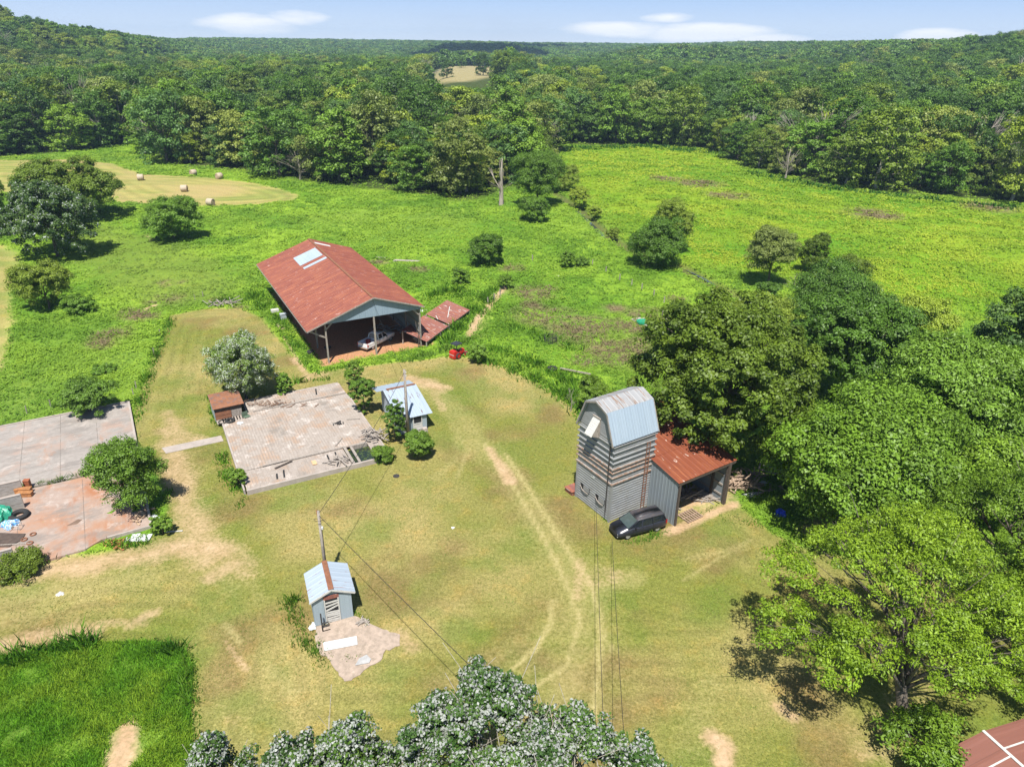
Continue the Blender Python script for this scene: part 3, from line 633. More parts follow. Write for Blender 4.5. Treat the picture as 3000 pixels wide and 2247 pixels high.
# --- small tin-roofed house by the wooden floor
HO, HR = frame((-12.77, 70.43), 28)
house = thing('tin_roofed_house', (*HO, 0), HR, 'small derelict house with pale tin roof and dark broken window behind the tall pole', 'house')
mb = MB(); mb.box((1.5, 2.3, 1.05), (2.95, 6.2, 2.1)); mb.extrude([(-.8, 2.1), (5.4, 2.1), (5.4, 2.95), (3.85, 3.42), (-.8, 2.2)], (.03, 0, 0), (0, 1, 0), (0, 0, 1), (2.94, 0, 0))
mb.box((2.1, -.95, 1.02), (1.72, .35, 2.0)); mb.build('wall', GREYBLUE, house)
mb = MB(); mb.extrude([(-.3, .3), (5.7, .3), (5.75, 3.2), (3.85, 3.42), (-.55, 2.25)], (-.08, 0, 0), (0, 1, 0), (0, 0, 1), (.08, 0, 0)); mb.build('wall', PEEL, house, label='peeling white left wall')
mb = MB()
mb.sheet((.95, -.72, 2.40), (0, 4.57, 1.2), (-1.35, 0, 0), .6, .025, .03); mb.sheet((3.62, -1.38, 2.23), (0, 5.23, 1.375), (-2.67, 0, 0), .6, .025, .03)
rf = mb.build('roof', TINR, house)
mb = MB(); mb.sheet((3.55, 3.85, 3.61), (0, 2.15, -.42), (-4.7, 0, 0), .6, .025, .03); mb.build('roof', TIN, house)
mb = MB(); mb.box((1.75, 3.85, 3.65), (3.5, .32, .05)); mb.build('ridge_cap', RUSTIRON, rf)
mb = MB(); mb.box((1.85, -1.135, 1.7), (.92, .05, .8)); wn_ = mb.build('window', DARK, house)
mb = MB()
for x in (1.35, 2.35): mb.box((x, -1.16, 1.25), (.1, .07, 1.75))
mb.box((1.85, -1.155, 2.14), (1.1, .06, .1)); mb.box((1.85, -1.155, .8), (.9, .05, .85)); mb.box((1.85, -1.19, .9), (.8, .03, .06)); mb.box((1.85, -1.19, 1.2), (.9, .05, .08)); mb.build('frame', WHITEWOOD, wn_)
mb = MB(); mb.box((.62, -.84, 1.0), (.55, .05, 1.7)); mb.build('board_patch', WHITEWOOD, house)
mb = MB(); mb.box((1.9, -1.6, .16), (1.3, .7, .32)); mb.box((2.55, -1.45, .3), (.5, .5, .6)); mb.build('step', PLAINCONC, house)

# --- little grey shed with broken door
SO, SR = frame((-14.65, 40.51), 22)
small = thing('little_shed', (*SO, 0), SR, 'little grey shed with pale tin roof, red ridge strip and broken white door', 'shed')
W3, D3, ze, zr = 2.84, 3.1, 2.55, 3.28
mb = MB(); f = .40
mb.sheet((0, 0, 0), (0, 0, ze), (.78, 0, 0), .26, .012, .04); mb.sheet((1.92, 0, 0), (0, 0, ze), (.92, 0, 0), .23, .012, .04)
mb.sheet((W3, D3, 0), (0, 0, ze), (-W3, 0, 0), .26, .012, .04) if False else mb.box((W3/2, D3, ze/2), (W3, .05, ze))
mb.sheet((0, D3, 0), (0, 0, ze), (0, -D3, 0), .26, .012, .04); mb.box((W3-.02, D3/2, ze/2), (.05, D3, ze))
mb.extrude([(0, ze), (W3, ze), (W3/2, zr-.05)], (0, .0, 0), (1, 0, 0), (0, 0, 1), (0, .05, 0)); mb.extrude([(0, ze), (W3, ze), (W3/2, zr-.05)], (0, D3, 0), (1, 0, 0), (0, 0, 1), (0, .05, 0))
mb.build('wall', GREYBLUE, small)
mb = MB(); yb = -.18; Ld = D3+.36
mb.sheet((-.22, yb, ze-.04), (W3/2+.22, 0, zr-ze+.04), (0, Ld, 0), .6, .018, .03); mb.sheet((W3/2, yb, zr), (W3/2+.32, 0, ze+.0-zr), (0, Ld, 0), .6, .018, .03)
rf = mb.build('roof', sheets('shed_tin', ((.33, .395, .47), (.38, .445, .52)), .8, 9, .5, .1, .5, (.24, .07, .035), (.605, .63), axes=(1, 0)), small)
mb = MB(); mb.beam((W3/2-.1, yb-.01, zr+.03), (W3/2-.1, yb+Ld+.01, zr+.03), .2, .02); mb.beam((W3/2+.1, yb-.01, zr+.025), (W3/2+.1, yb+Ld+.01, zr+.025), .2, .02); mb.build('ridge_strip', RUSTIRON, rf)
mb = MB(); mb.beam((-.24, yb-.03, ze-.12), (W3/2, yb-.03, zr-.08), .04, .14); mb.beam((W3/2, yb-.03, zr-.08), (W3+.3, yb-.03, ze-.1), .04, .14); mb.build('fascia', WHITEWOOD, small)
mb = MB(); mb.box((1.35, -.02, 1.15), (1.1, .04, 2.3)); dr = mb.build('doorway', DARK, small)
mb = MB(); rng = np.random.default_rng(6)
for x in (.84, 1.86): mb.box((x, -.07, 1.15), (.09, .06, 2.28))
for z, a in ((2.0, .05), (1.72, .18), (1.42, .32), (1.05, -.05), (.88, .02), (.72, .0), (.5, .06), (.3, 0), (.15, 0)):
    mb.beam((.9, -.06-.02*rng.random(), z-a*.5), (1.82, -.06-.03*rng.random(), z+a*.5), .03, .13)
mb.build('slat', WHITEWOOD, dr)
mb = MB(); mb.sheet((.78, -.05, 2.3), (0, 0, .35), (1.14, 0, 0), .15, .02, .02); mb.build('lintel_sheet', OLDRED, small)

# --- hut on the corner of the wooden floor
UO, UR = frame((-33.99, 71.63), 30)
hut = thing('rusty_hut', (*UO, .0), UR, 'tiny hut with brown rusty roof and red patched wall on the wooden floor corner', 'hut')
mb = MB(); mb.box((1.48, 1.55, 1.05), (2.92, 3.0, 1.1+.9)); mb.build('wall', DARKWOOD, hut)
mb = MB(); mb.sheet((-.02, 3.05, .3), (0, 0, 1.75), (0, -3.05, 0), .3, .015, .02); mb.build('wall', TIN, hut)
mb = MB(); mb.sheet((.0, -.02, .55), (1.75, 0, 0), (0, 0, .95), .47, .03, .03, 'lap'); mb.build('patch_sheet', RUSTIRON, hut)
mb = MB()
for z in (.62, .85, 1.08, 1.3): mb.box((2.35, .02, z), (1.15, .05, .2), 0)
mb.build('board', OLDWOOD, hut)
mb = MB(); mb.sheet((3.25, -.25, 2.05), (0, 3.55, .35), (-3.4, 0, 0), .8, .015, .05); mb.build('roof', simple('brown_rust', (.22, .095, .05), .8, .3, 1.2, col2=(.14, .10, .095), fac=(.5, .65)), hut)

# --- fallen lean-to by the barn
pA, pB, pC_, pD = (at(1250.5, 1002, .9), at(1377, 909, .75), at(1304, 888, 1.9), at(1236, 941, 1.9))
lt = thing('collapsed_shelter', (pA[0], pA[1], 0), atan2(pB[1]-pA[1], pB[0]-pA[0]), 'low fallen shelter of red and white rusted sheets leaning beside the barn', 'shelter')
Lx = float(np.hypot(*(pB-pA)[:2]))
mb = MB(); mb.sheet((0, 0, .85), (0, 4.0, 1.2), (-0, 0, 0.001), 1, 0) if False else None
mb = MB(); mb.sheet((Lx*.47, 0, .85), (0, 4.1, 1.15), (-Lx*.47, 0, .06), .72, .06, .03); mb.sheet((Lx, 0, .79), (0, 4.1, 1.15), (-Lx*.49, 0, .06), .72, .06, .03); mb.build('roof', OLDRED, lt)
for x in (.1, Lx*.3, Lx*.5, Lx*.75, Lx-.15):
    for y_, h_ in ((.1, .8), (4.0, 1.9)): MB().box((x, y_, h_/2), (.16, .16, h_)).build('post', OLDWOOD, lt)
mb = MB(); mb.beam((0, .08, .76), (Lx, .08, .66), .1, .16); mb.beam((0, 4.0, 1.86), (Lx, 4.0, 1.8), .1, .16); mb.beam((Lx*.48, .1, .72), (Lx*.48, 4.1, 1.86), .12, .1); mb.build('beam', OLDWOOD, lt)
mb = MB(); mb.beam((Lx*.62, 1.2, 1.3), (Lx*.86, 2.6, 1.68), .12, .06); mb.beam((Lx*.5, 2.0, 1.48), (Lx*.55, 2.7, 1.7), .1, .05); mb.build('loose_board', WHITEWOOD, lt)

# --- rusty roof at the lower right corner
q = at(2650+835/3.631, 2050+330/3.631, 2.6)
rr_ = thing('low_roofed_building', (q[0], q[1], 0), radians(21), 'corner of a rusty red roof with white seams at the lower right edge', 'building')
mb = MB(); mb.sheet((0, -9, 2.6), (5.5, 0, -.7), (0, 9, 0), 1.3, .02, .05); mb.sheet((-3.2, -9, 2.2), (3.2, 0, .4), (0, 9, 0), 1.3, .02, .05); rf = mb.build('roof', sheets('flat_red_roof', ((.175, .070, .052), (.215, .085, .062)), 1.3, 9, .75, 0, .6, (.21, .09, .065), (.56, .7), axes=(1, 0)), rr_)
mb = MB(); mb.beam((0, .02, 2.64), (0, -9, 2.64), .20, .04); mb.build('ridge_cap', WHITEWOOD, rf)
for y in (-1.3, -3.2, -5.4):
    mb = MB(); mb.beam((.1, y, 2.63), (5.5, y, 1.95), .10, .03); mb.build('seam', WHITEWOOD, rf)
    mb = MB(); mb.beam((-.1, y-.5, 2.63), (-3.2, y-.5, 2.24), .10, .03); mb.build('seam', WHITEWOOD, rf)
mb = MB(); mb.box((1.1, -4.6, .95), (7.6, 8.4, 1.9)); mb.build('wall', OLDWOOD, rr_)

# --- concrete slabs and the path between
LO, LR = frame((-32.4, 51.9), 30)
s1 = thing('concrete_slab', (*LO, 0), LR, 'large grey cracked concrete slab at left, the far one of the two', 'slab', 'old building slabs')
mb = MB(); mb.prism([(-26, 13.2), (0, 12.4), (0, 28), (-26, 28.4)], -.2, .32); mb.build('slab', CONC, s1)
mb = MB(); mb.box((.08, 21.0, .25), (.22, 14.2, .42)); mb.box((-6.6, 28.25, .25), (13.1, .2, .35)); mb.build('curb', PLAINCONC, s1)
s2 = thing('concrete_slab', (*LO, 0), LR, 'reddish stained concrete slab at left, the near one with junk on it', 'slab', 'old building slabs')
mb = MB(); mb.prism([(-26, -.9), (-5.2, -.5), (-3.9, .3), (0, .3), (0, 12.1), (-26, 12.9)], -.2, .26)
mb.build('slab', CONCRED, s2)
mb = MB(); mb.box((.06, 3.3, .25), (.2, 5.8, .45)); mb.box((-1.7, .2, .22), (3.5, .16, .4)); mb.build('curb', PLAINCONC, s2)
for (x0, x1, y, h, th, lab) in ((-18, -10.2, 12.2, 1.35, .22, 'far concrete block wall standing on the left slab'), (-18, -10.0, 9.1, 1.5, .22, 'middle concrete block wall behind the green tarpaulin'), (-18, -10.35, .6, 1.3, .2, 'low pale wall with weeds in front at the left edge')):
    o = MB().box(((x0+x1)/2, 0, h/2+.2), (x1-x0, th, h)).build('block_wall', BLOCK); o.location = loc2w(LO, LR, 0, y); o.rotation_euler = (0, 0, LR); tag(o, lab, 'wall', 'free-standing block walls')
    mb = MB(); mb.box(((x0+x1)/2, 0, h+.23), (x1-x0+.05, th+.05, .06)); mb.box((x1+.03, 0, h/2+.2), (.05, th+.02, h)); mb.build('cap', PLAINCONC, o)
a, b_, c_, d_ = (at(474, 1313), at(485, 1327.5), at(648, 1291.5), at(655, 1278))
o = MB().prism([a[:2], b_[:2]+np.array([.1, -.1]), b_[:2]*.0+at(655, 1292.5)[:2], at(648, 1277)[:2]], -.05, .06).build('path', PLAINCONC); tag(o, kind='structure')

# --- wooden floor of the vanished poultry house
FO, FR_ = frame((-25.5, 57.6), 28)
fl = thing('wooden_floor', (*FO, 0), FR_, 'wide weathered grooved floor of a vanished building between hut and tin-roofed house', 'floor')
mb = MB()
def deck(x0, x1, y0, y1, z, pitch=.30): mb.sheet((x0, y1, z), (0, y0-y1, 0), (x1-x0, 0, 0), pitch, .008, .12)
deck(-.3, 14.4, 3.9, 16.6, .5); deck(-.1, 10.35, .25, 3.85, .44); deck(2.5, 14.4, 16.7, 20.1, .42); deck(-.9, 2.5, 15.5, 16.7, .5)
mb.sheet((13.05, 3.9, .40), (0, -3.6, 0), (1.5, 0, 0), .3, .03, .12)
mb.build('deck', GROOVE, fl)
mb = MB(); mb.box((7.2, .12, .25), (14.7, .24, .55)); mb.box((-.35, 8, .27), (.16, 15.6, .55)); mb.box((14.5, 8.2, .2), (.2, 16, .5)); mb.box((8, 20.2, .25), (12.5, .2, .45)); mb.build('curb', PLAINCONC, fl)
mb = MB(); mb.beam((3.2, 16.65, .58), (14.3, 16.65, .58), .2, .14); mb.beam((4.7, 3.88, .55), (10.7, 3.88, .55), .22, .12); mb.beam((10.55, .3, .46), (10.55, 3.8, .5), .28, .14); mb.beam((11.2, .3, .46), (11.2, 3.8, .5), .25, .14); mb.box((12.1, 3.75, .36), (1.8, .25, .5)); mb.build('joist', OLDWOOD, fl)
mb = MB()
for x0, y0, x1, y1 in ((2.9, .9, 3.05, 1.9), (3.6, .9, 3.8, 2.3), (8.4, 1.2, 8.5, 3.2), (9.3, 1.5, 9.4, 3.4), (11.0, 18.0, 11.3, 19.6)):
    mb.beam((x0, y0, .48), (x1, y1, .48), .16, .04)
mb.build('gap', DARK, fl)
ws = MB().box((11.9, 2.0, .10), (2.3, 3.4, .02)).build('water', simple('pit_water', (.02, .03, .022), .06, .3, 2, col2=(.06, .09, .02), fac=(.5, .6))); ws.location = (*FO, 0); ws.rotation_euler = (0, 0, FR_); tag(ws, kind='structure')
# creek water
cr = [(1690, 615), (1715, 637), (1738, 660), (1758, 680), (1775, 703)]
L_, R_ = [], []
for i, (x, y) in enumerate(cr):
    q = at(x, y)[:2]; wd = (.25, .5, .7, .8, .45)[i]; L_.append((q[0]-wd, q[1])); R_.append((q[0]+wd, q[1]))
V = [(p_[0], p_[1], -.42) for p_ in L_]+[(p_[0], p_[1], -.42) for p_ in R_]; n = len(L_)
WATER = simple('creek_water', (.05, .06, .05), .08, .2, 1)
tag(link_mesh('creek', V, [(i, i+n, i+n+1, i+1) for i in range(n-1)], WATER), kind='structure')
cr = [(2000, 780), (2030, 793), (2060, 809), (2085, 824), (2100, 834)]; L_, R_ = [], []
for i, (x, y) in enumerate(cr):
    q = at(x, y)[:2]; wd = (.1, .4, .55, .4, .1)[i]; L_.append((q[0]-wd, q[1]+.4)); R_.append((q[0]+wd, q[1]-.4))
V = [(p_[0], p_[1], -.45) for p_ in L_]+[(p_[0], p_[1], -.45) for p_ in R_]
tag(link_mesh('creek', V, [(i, i+n, i+n+1, i+1) for i in range(n-1)], WATER), kind='structure')
# river showing between the trees behind the belt
q0, q1 = at(1600, 418), at(1760, 412)

# ------------------------------------------------------------------ foliage
LEAF = dict(
    dark=leafmat('leaf_dark', (0.042, 0.092, 0.011), (0.108, 0.225, 0.027)),
    mid=leafmat('leaf_mid', (0.065, 0.131, 0.016), (0.169, 0.324, 0.039)),
    olive=leafmat('leaf_olive', (0.082, 0.131, 0.016), (0.200, 0.304, 0.036)),
    yellow=leafmat('leaf_yellow_green', (0.141, 0.202, 0.024), (0.326, 0.442, 0.053)),
    bright=leafmat('leaf_bright', (0.089, 0.166, 0.020), (0.206, 0.363, 0.044)),
    walnut=leafmat('leaf_walnut', (.105, .195, .014), (.270, .425, .032)),
    hack=leafmat('leaf_hackberry', (.075, .130, .014), (.215, .330, .036)),
    blue=leafmat('leaf_cool', (0.050, 0.105, 0.026), (0.124, 0.245, 0.061)),
    pale=leafmat('leaf_pale', (0.144, 0.192, 0.048), (0.272, 0.346, 0.087)),
    silver=leafmat('leaf_silver', (0.038, 0.096, 0.021), (0.105, 0.193, 0.038), .05, .2, pale=(.33, .35, .33)),
    willow=leafmat('leaf_willow', (0.149, 0.263, 0.052), (0.240, 0.336, 0.108), .05, .25, pale=(.50, .55, .48)),
    cotton=leafmat('leaf_cottonwood', (0.045, 0.102, 0.028), (0.114, 0.196, 0.045), .05, .2, pale=(.34, .38, .36)))
BARK = simple('bark', (.115, .095, .075), .9, .4, 3, col2=(.05, .042, .035), fac=(.5, .6), stretch=(3, 3, .6), bump=.4)
BARKPALE = simple('bark_pale', (.36, .33, .28), .9, .3, 3, col2=(.16, .14, .12), stretch=(3, 3, .6))
DEADWOOD = simple('dead_wood', (.30, .265, .22), .9, .3, 3, col2=(.16, .14, .115), stretch=(2, 2, .6))

def rnd_dir(rng, n):
    d = rng.normal(size=(n, 3)); return d/np.linalg.norm(d, axis=1)[:, None]
def leaf_quads(rng, P, N, size, aspect=.62, jit=.5):
    """one rhombic leaf (or leaf spray) per point, facing about N"""
    n = len(P)
    N = N + rng.normal(size=(n, 3))*jit; N /= np.linalg.norm(N, axis=1)[:, None]+1e-9
    T = np.cross(N, rnd_dir(rng, n)); T /= np.linalg.norm(T, axis=1)[:, None]+1e-9
    B = np.cross(N, T)
    s = size*(.6+.8*rng.random(n)); s = s[:, None] if np.ndim(s) == 1 else s
    T = T*s*.5; B = B*s*.5*aspect
    sag = N*s*.10
    V = np.stack([P-T-sag, P-B, P+T-sag, P+B], 1).reshape(-1, 3)
    return V, np.arange(4*n).reshape(-1, 4)
def crown(rng, lobes, nc, per, rc, leaf, flat=.62, aspect=.62, fill=.22, jit=.5, white=0.0, zmin=.2, tips=0):
    """leaf clumps spread through the lobes of a crown, mostly near the outside"""
    lob = np.array(lobes, float); wgt = (lob[:, 3]*lob[:, 4]+lob[:, 3]*lob[:, 5])
    k = rng.choice(len(lob), nc*2, p=wgt/wgt.sum())
    d = rnd_dir(rng, nc*2); d[:, 2] = np.where((d[:, 2] < -.2) & (rng.random(nc*2) < .55), -d[:, 2], d[:, 2])
    r = np.where(rng.random(nc*2) < fill, rng.random(nc*2)**.5*.75, .80+.24*rng.random(nc*2))
    C = lob[k, :3] + d*lob[k, 3:6]*r[:, None]
    # drop clumps buried deep in another lobe
    bur = np.zeros(len(C), bool)
    for L in lob: bur |= (((C-L[:3])/L[3:6])**2).sum(1) < .30
    keep = (C[:, 2] > zmin) & (~bur | (rng.random(len(C)) < fill))
    C, d = C[keep][:nc], d[keep][:nc]; n = len(C)
    cr = rc*(.6+.8*rng.random(n)); cv = rng.random(n)
    idx = np.repeat(np.arange(n), per)
    e = rnd_dir(rng, n*per); up_ = rng.random(n*per) < .72; e[:, 2] = np.where(up_, np.abs(e[:, 2]), e[:, 2])
    rr = (.45+.6*rng.random(n*per))
    P = C[idx] + e*(cr[idx]*rr)[:, None]*np.array([1, 1, flat])
    Nn = e*.75 + d[idx]*.35 + np.array([0, 0, .45])
    V, F = leaf_quads(rng, P, Nn, np.full(n*per, leaf), aspect, jit)
    v = np.clip(.55*cv[idx]+.5*rng.random(n*per)-.03, 0, 1)
    w_ = (rng.random(n*per) < white*(.3+1.4*cv[idx])).astype(float)
    return V, F, v, w_, C
def limbs(rng, mb, H, r0_, C, n, fork=.35, lean=(0, 0), twigs=0):
    """tapered trunk with limbs reaching into the crown"""
    top = np.array([lean[0], lean[1], H*.72])
    pts = [np.array([0, 0, -.25]), np.array([0, 0, 0.02])]
    for f in (.2, .4, .6, .8, 1.0):
        pts.append(top*f + np.append(rng.normal(size=2)*H*.012, 0))
    mb.tube(pts, [r0_*1.5, r0_*1.2, r0_*.92, r0_*.8, r0_*.62, r0_*.4, r0_*.14], 8)
    if len(C) == 0: return
    for q in C[rng.choice(len(C), min(n, len(C)), replace=False)]:
        f = fork + rng.random()*.35; a = top*min(f, .95)
        if q[2] < a[2]: a = top*max(.12, min(f, q[2]/max(top[2], .1)*.8))
        mid_ = a*.5+q*.5 + np.append(rng.normal(size=2)*.04*H, .05*H)
        r = r0_*(.24+.2*rng.random())
        mb.tube([a, a*.6+mid_*.4, mid_, q], [r, r*.75, r*.5, r*.14], 5)
        for _ in range(twigs):
            e = q + rng.normal(size=3)*H*.06; mb.tube([mid_, (mid_+e)/2+rng.normal(size=3)*.02*H, e], [r*.4, r*.25, .012], 4)

def lobes_for(rng, H, W, cb, nl, shape='round'):
    zc, rz, R = H*(cb+1)/2, H*(1-cb)/2, W/2
    L = [(0, 0, zc, R*.80, R*.80, rz*.9)]
    for i in range(nl):
        a = 2*pi*(i+rng.random()*.7)/nl; h = -.55+1.3*rng.random()
        q = sqrt(max(0, 1-h*h*.8)); s = .34+.22*rng.random()
        L.append((cos(a)*R*q*.62, sin(a)*R*q*.62, zc+h*rz*.72, R*s, R*s, rz*s*1.05))
    for i in range(max(1, nl//4)):
        s = .3+.2*rng.random(); L.append((rng.normal()*R*.25, rng.normal()*R*.25, H-rz*s*.9, R*s, R*s, rz*s*.9))
    return L

NTREE = [0]
def make_tree(name, label, cat, base, H, W, kind='mid', group=None, cb=.12, nl=9, nc=220, per=70, rc=None, leaf=.24, bark=None, lean=(0, 0), nlimb=14, white=0., flat=.85, aspect=.62, trunk_r=None, lobes=None, fill=.28, crownname='crown', stemname='trunk', twigs=0, jit=.5, fork=.35):
    NTREE[0] += 1; rng = np.random.default_rng(1000+NTREE[0]*7)
    t_ = thing(name, (base[0], base[1], float(terrain(base[0], base[1]))), rng.random()*6.28 if lobes is None and lean == (0, 0) else 0, label, cat, group)
    lb = lobes or lobes_for(rng, H, W, cb, nl)
    rc = rc or W*.085
    V, F, v, w_, C = crown(rng, lb, nc, per, rc, leaf, flat, aspect, fill, jit, white, zmin=max(.12, H*cb*.5))
    if lean != (0, 0): pass
    link_mesh(crownname, V, F, LEAF[kind], t_, False, {'v': ('FACE', v), 'w': ('FACE', w_)}, fast=True)
    mb = MB(); limbs(rng, mb, H, trunk_r or max(.04, H*.022), C, nlimb, fork, lean, twigs); mb.build(stemname, bark or BARK, t_, True)
    return t_

def top_height(bx, by, ty):
    p = at(bx, by); lo, hi = 0, 60
    for _ in range(50):
        m_h = (lo+hi)/2; q = p+np.array([0, 0, m_h])-np.array([0, 0, CAM_H])
        if 1123.5-FPX*(q@up)/(q@fw) > ty: lo = m_h
        else: hi = m_h
    return lo
def px_m(bx, by, wpx):
    q = at(bx, by)-np.array([0, 0, CAM_H]); return wpx/FPX*(q@fw)
def grow(name, label, cat, bx, by, wpx, ty, kind, **k):
    H = top_height(bx, by, ty)*k.pop('hs', .93); W = px_m(bx, by, wpx)*(1.06 if k.get('group') == RC_ else .87)
    nc = int(k.pop('nc', np.clip(70+W*H*2.6, 60, 460))*1.1); k['per'] = int(k.get('per', 80)*1.9)
    S = pi*W*(W*.5+H*.75); k['leaf'] = float(np.clip(sqrt(2.3*S/(nc*k['per']*k.get('aspect', .62)*.5)), .13, .6))
    return make_tree(name, label, cat, at(bx, by), H, W, kind, nc=nc, **k)

# --- trees and shrubs one can tell apart
RC_ = 'big trees behind the tower'
WAL = 'walnut trees by the mown yard'
def walnut(bx, by, H, W, label, lean, seed, lo=None):
    rng = np.random.default_rng(seed); L = []
    for i in range(40):
        a = 2.4*i+rng.random()*.6; q = sqrt((i+.5)/40); s = 1.0+.9*rng.random()
        L.append((lean[0]+cos(a)*W*.5*q, lean[1]+sin(a)*W*.42*q, H*(.95-.42*q*q)-2.4*rng.random()*q, s, s, s*.55))
    L += lo or []
    return make_tree('walnut_tree', label, 'tree', at(bx, by), H, W, 'walnut', WAL, nc=560, per=95, rc=.66, leaf=.20, lobes=L, lean=lean, nlimb=30, fill=.3, aspect=.42, trunk_r=.42, twigs=3, flat=.7, jit=.6, fork=.22)
walnut(2646, 2151, 14.2, 16.5, 'large open-crowned yellow-green walnut tree with thick leaning trunk beside the rusty red roof', (-.6, 3.6), 5)
walnut(2935, 1800, 13, 15.0, 'yellow-green walnut tree at right edge behind the thick leaning trunk', (.6, .5), 11)
walnut(3080, 2010, 10.5, 12, 'walnut branches reaching in from the right edge above the rusty red roof', (-.8, 0), 23)
make_tree('shrub', 'bright green sprouts around the foot of the thick leaning trunk', 'shrub', at(2690, 2225), 3.0, 5.6, 'walnut', nc=85, per=70, rc=.6, leaf=.24, aspect=.42, nl=7, cb=.05, crownname='foliage', stemname='stem', trunk_r=.06)
POP = 'silver poplars in the foreground'
for px, py, yy, W, lab in ((1440, 1945, 21.5, 8.0, 'tallest silver-leaved poplar top at the bottom centre of the yard'),
                       (1700, 2055, 21.0, 6.5, 'silver-leaved poplar top left of the two straight wires at bottom edge'),
                       (1890, 2150, 20.0, 4.5, 'rightmost silver-leaved poplar top at bottom edge'),
                       (1010, 2110, 21.0, 7.0, 'silver-leaved poplar top below the small grey shed'),
                       (600, 2150, 22.5, 3.8, 'leftmost silver-leaved poplar top beside the tall grass plot'),
                       (820, 2170, 21.5, 4.6, 'low silver-leaved poplar top right of the leftmost one'),
                       (1270, 2030, 21.3, 4.6, 'silver-leaved poplar top just left of the tallest one'),
                       (1590, 2110, 20.2, 4.0, 'silver-leaved poplar top between the tallest one and the wires'),
                       (1450, 2190, 19.0, 6.0, 'lower silver-leaved poplar top in front of the tallest poplar')):
    q = at_dist(px, py, yy); H = float(q[2])*1.0
    rng = np.random.default_rng(int(px)); L = []
    for i in range(38):
        a = 2.4*i+rng.random(); f = (i+.5)/38; s = .26+.26*rng.random(); L.append((cos(a)*W*.48*f**.8, sin(a)*W*.48*f**.8, H*(.945-.36*f*(.45+1.1*rng.random()))-.5, s, s, .7+.5*rng.random()))
    make_tree('silver_poplar', lab, 'tree', (q[0], q[1]), H, W, 'silver', POP, nc=int(75*W), per=70, rc=.30, leaf=.145, lobes=L, bark=BARKPALE, white=.40, aspect=.75, nlimb=26, fill=.4, jit=.9, trunk_r=.2, twigs=1, flat=.9)

SH = dict(crownname='foliage', stemname='stem', nlimb=8)
grow('round_tree', 'round bright green tree at the corner of the concrete slabs', 'tree', 398, 1500, 205, 1292, 'mid', cb=.02, nl=12, rc=.62, per=85, leaf=.30, nc=230)
grow('cottonwood_tree', 'broad cottonwood with silvery white leaves on its top at left edge', 'tree', 170, 752, 290, 515, 'cotton', cb=.03, white=.13, rc=.9, nl=12, nc=420)
grow('dense_tree', 'dark spreading tree behind the white-topped cottonwood', 'tree', 225, 640, 300, 455, 'olive', cb=.03, nl=12, rc=1.0)
grow('dense_tree', 'dark tree cut off by the left edge beside the hay strip', 'tree', -22, 690, 130, 505, 'dark', cb=.05)
grow('round_tree', 'lone round dark green tree standing in the meadow left of the red barn', 'tree', 512, 702, 178, 572, 'mid', cb=.0, nl=12, rc=.85)
grow('shrub', 'yellowish green shrub with dead twigs beside the left hay strip', 'shrub', 145, 905, 178, 765, 'yellow', cb=.0, **SH)
grow('shrub', 'low dark shrub tangled with grey twigs right of the yellowish shrub', 'shrub', 232, 918, 95, 865, 'mid', cb=.0, twigs=4, **SH)
grow('shrub', 'wide leafy shrub overhanging the back edge of the left concrete slab', 'shrub', 268, 1212, 165, 1112, 'bright', cb=.0, **SH)
grow('shrub', 'very small dark shrub alone in the grass left of the mown strip', 'shrub', 308, 1092, 70, 1070, 'mid', cb=0, **SH)
grow('willow_bush', 'large silvery grey-green willow bush behind the wooden floor', 'willow', 722, 1168, 205, 968, 'willow', cb=.0, rc=.55, leaf=.26, aspect=.22, white=.34, nc=330, per=80, nl=14, flat=1.2, jit=.8, **SH)
grow('shrub', 'small bright green bush right of the silvery willow', 'shrub', 835, 1158, 58, 1088, 'mid', cb=0, **SH)
grow('sapling', 'bright elm sapling at the back right corner of the wooden floor', 'sapling', 1040, 1128, 62, 1055, 'bright', cb=.05, **SH)
grow('sapling', 'dark bushy sapling against the left wall of the tin-roofed house', 'sapling', 1068, 1212, 88, 1100, 'mid', cb=.0, **SH)
grow('vine_bush', 'leafy vine climbing the front wall of the tin-roofed house', 'vine', 1160, 1292, 76, 1168, 'mid', cb=.0, nl=7, **SH)
grow('round_bush', 'rounded dense green bush beside the tall bare pole', 'bush', 1230, 1340, 92, 1262, 'bright', cb=.0, rc=.3, leaf=.14, nc=220, **SH)
grow('round_bush', 'weedy green bush at the front edge of the wooden floor', 'bush', 1120, 1352, 70, 1308, 'bright', cb=.0, rc=.28, leaf=.14, **SH)
grow('round_bush', 'dark green bush in the meadow right of the red barn', 'bush', 1425, 776, 128, 682, 'dark', cb=.0, **SH)
grow('round_bush', 'small round bush above the rusty fallen lean-to', 'bush', 1350, 832, 62, 782, 'mid', cb=.0, **SH)
grow('round_bush', 'small round bush by the fence line behind the lean-to', 'bush', 1482, 845, 50, 805, 'mid', cb=.0, **SH)
grow('round_bush', 'small bright bush at the end of the grass lane toward the creek', 'bush', 1662, 785, 52, 732, 'mid', cb=.0, **SH)
grow('round_bush', 'low green bush right of the grass lane bush', 'bush', 1705, 782, 50, 752, 'bright', cb=.0, **SH)
grow('round_bush', 'bright green bush beside the red tractor', 'bush', 1398, 1062, 70, 1002, 'bright', cb=.0, **SH)
grow('round_tree', 'round dark tree in the field beside the narrow creek', 'tree', 1922, 778, 182, 632, 'dark', cb=.02, nl=12)
grow('round_tree', 'bright yellow-green tree right behind the round dark field tree', 'tree', 1968, 735, 130, 580, 'yellow', cb=.05)
grow('dense_tree', 'tall dark green tree with vines at the end of the wooded belt', 'tree', 1575, 605, 165, 438, 'mid', cb=.18)
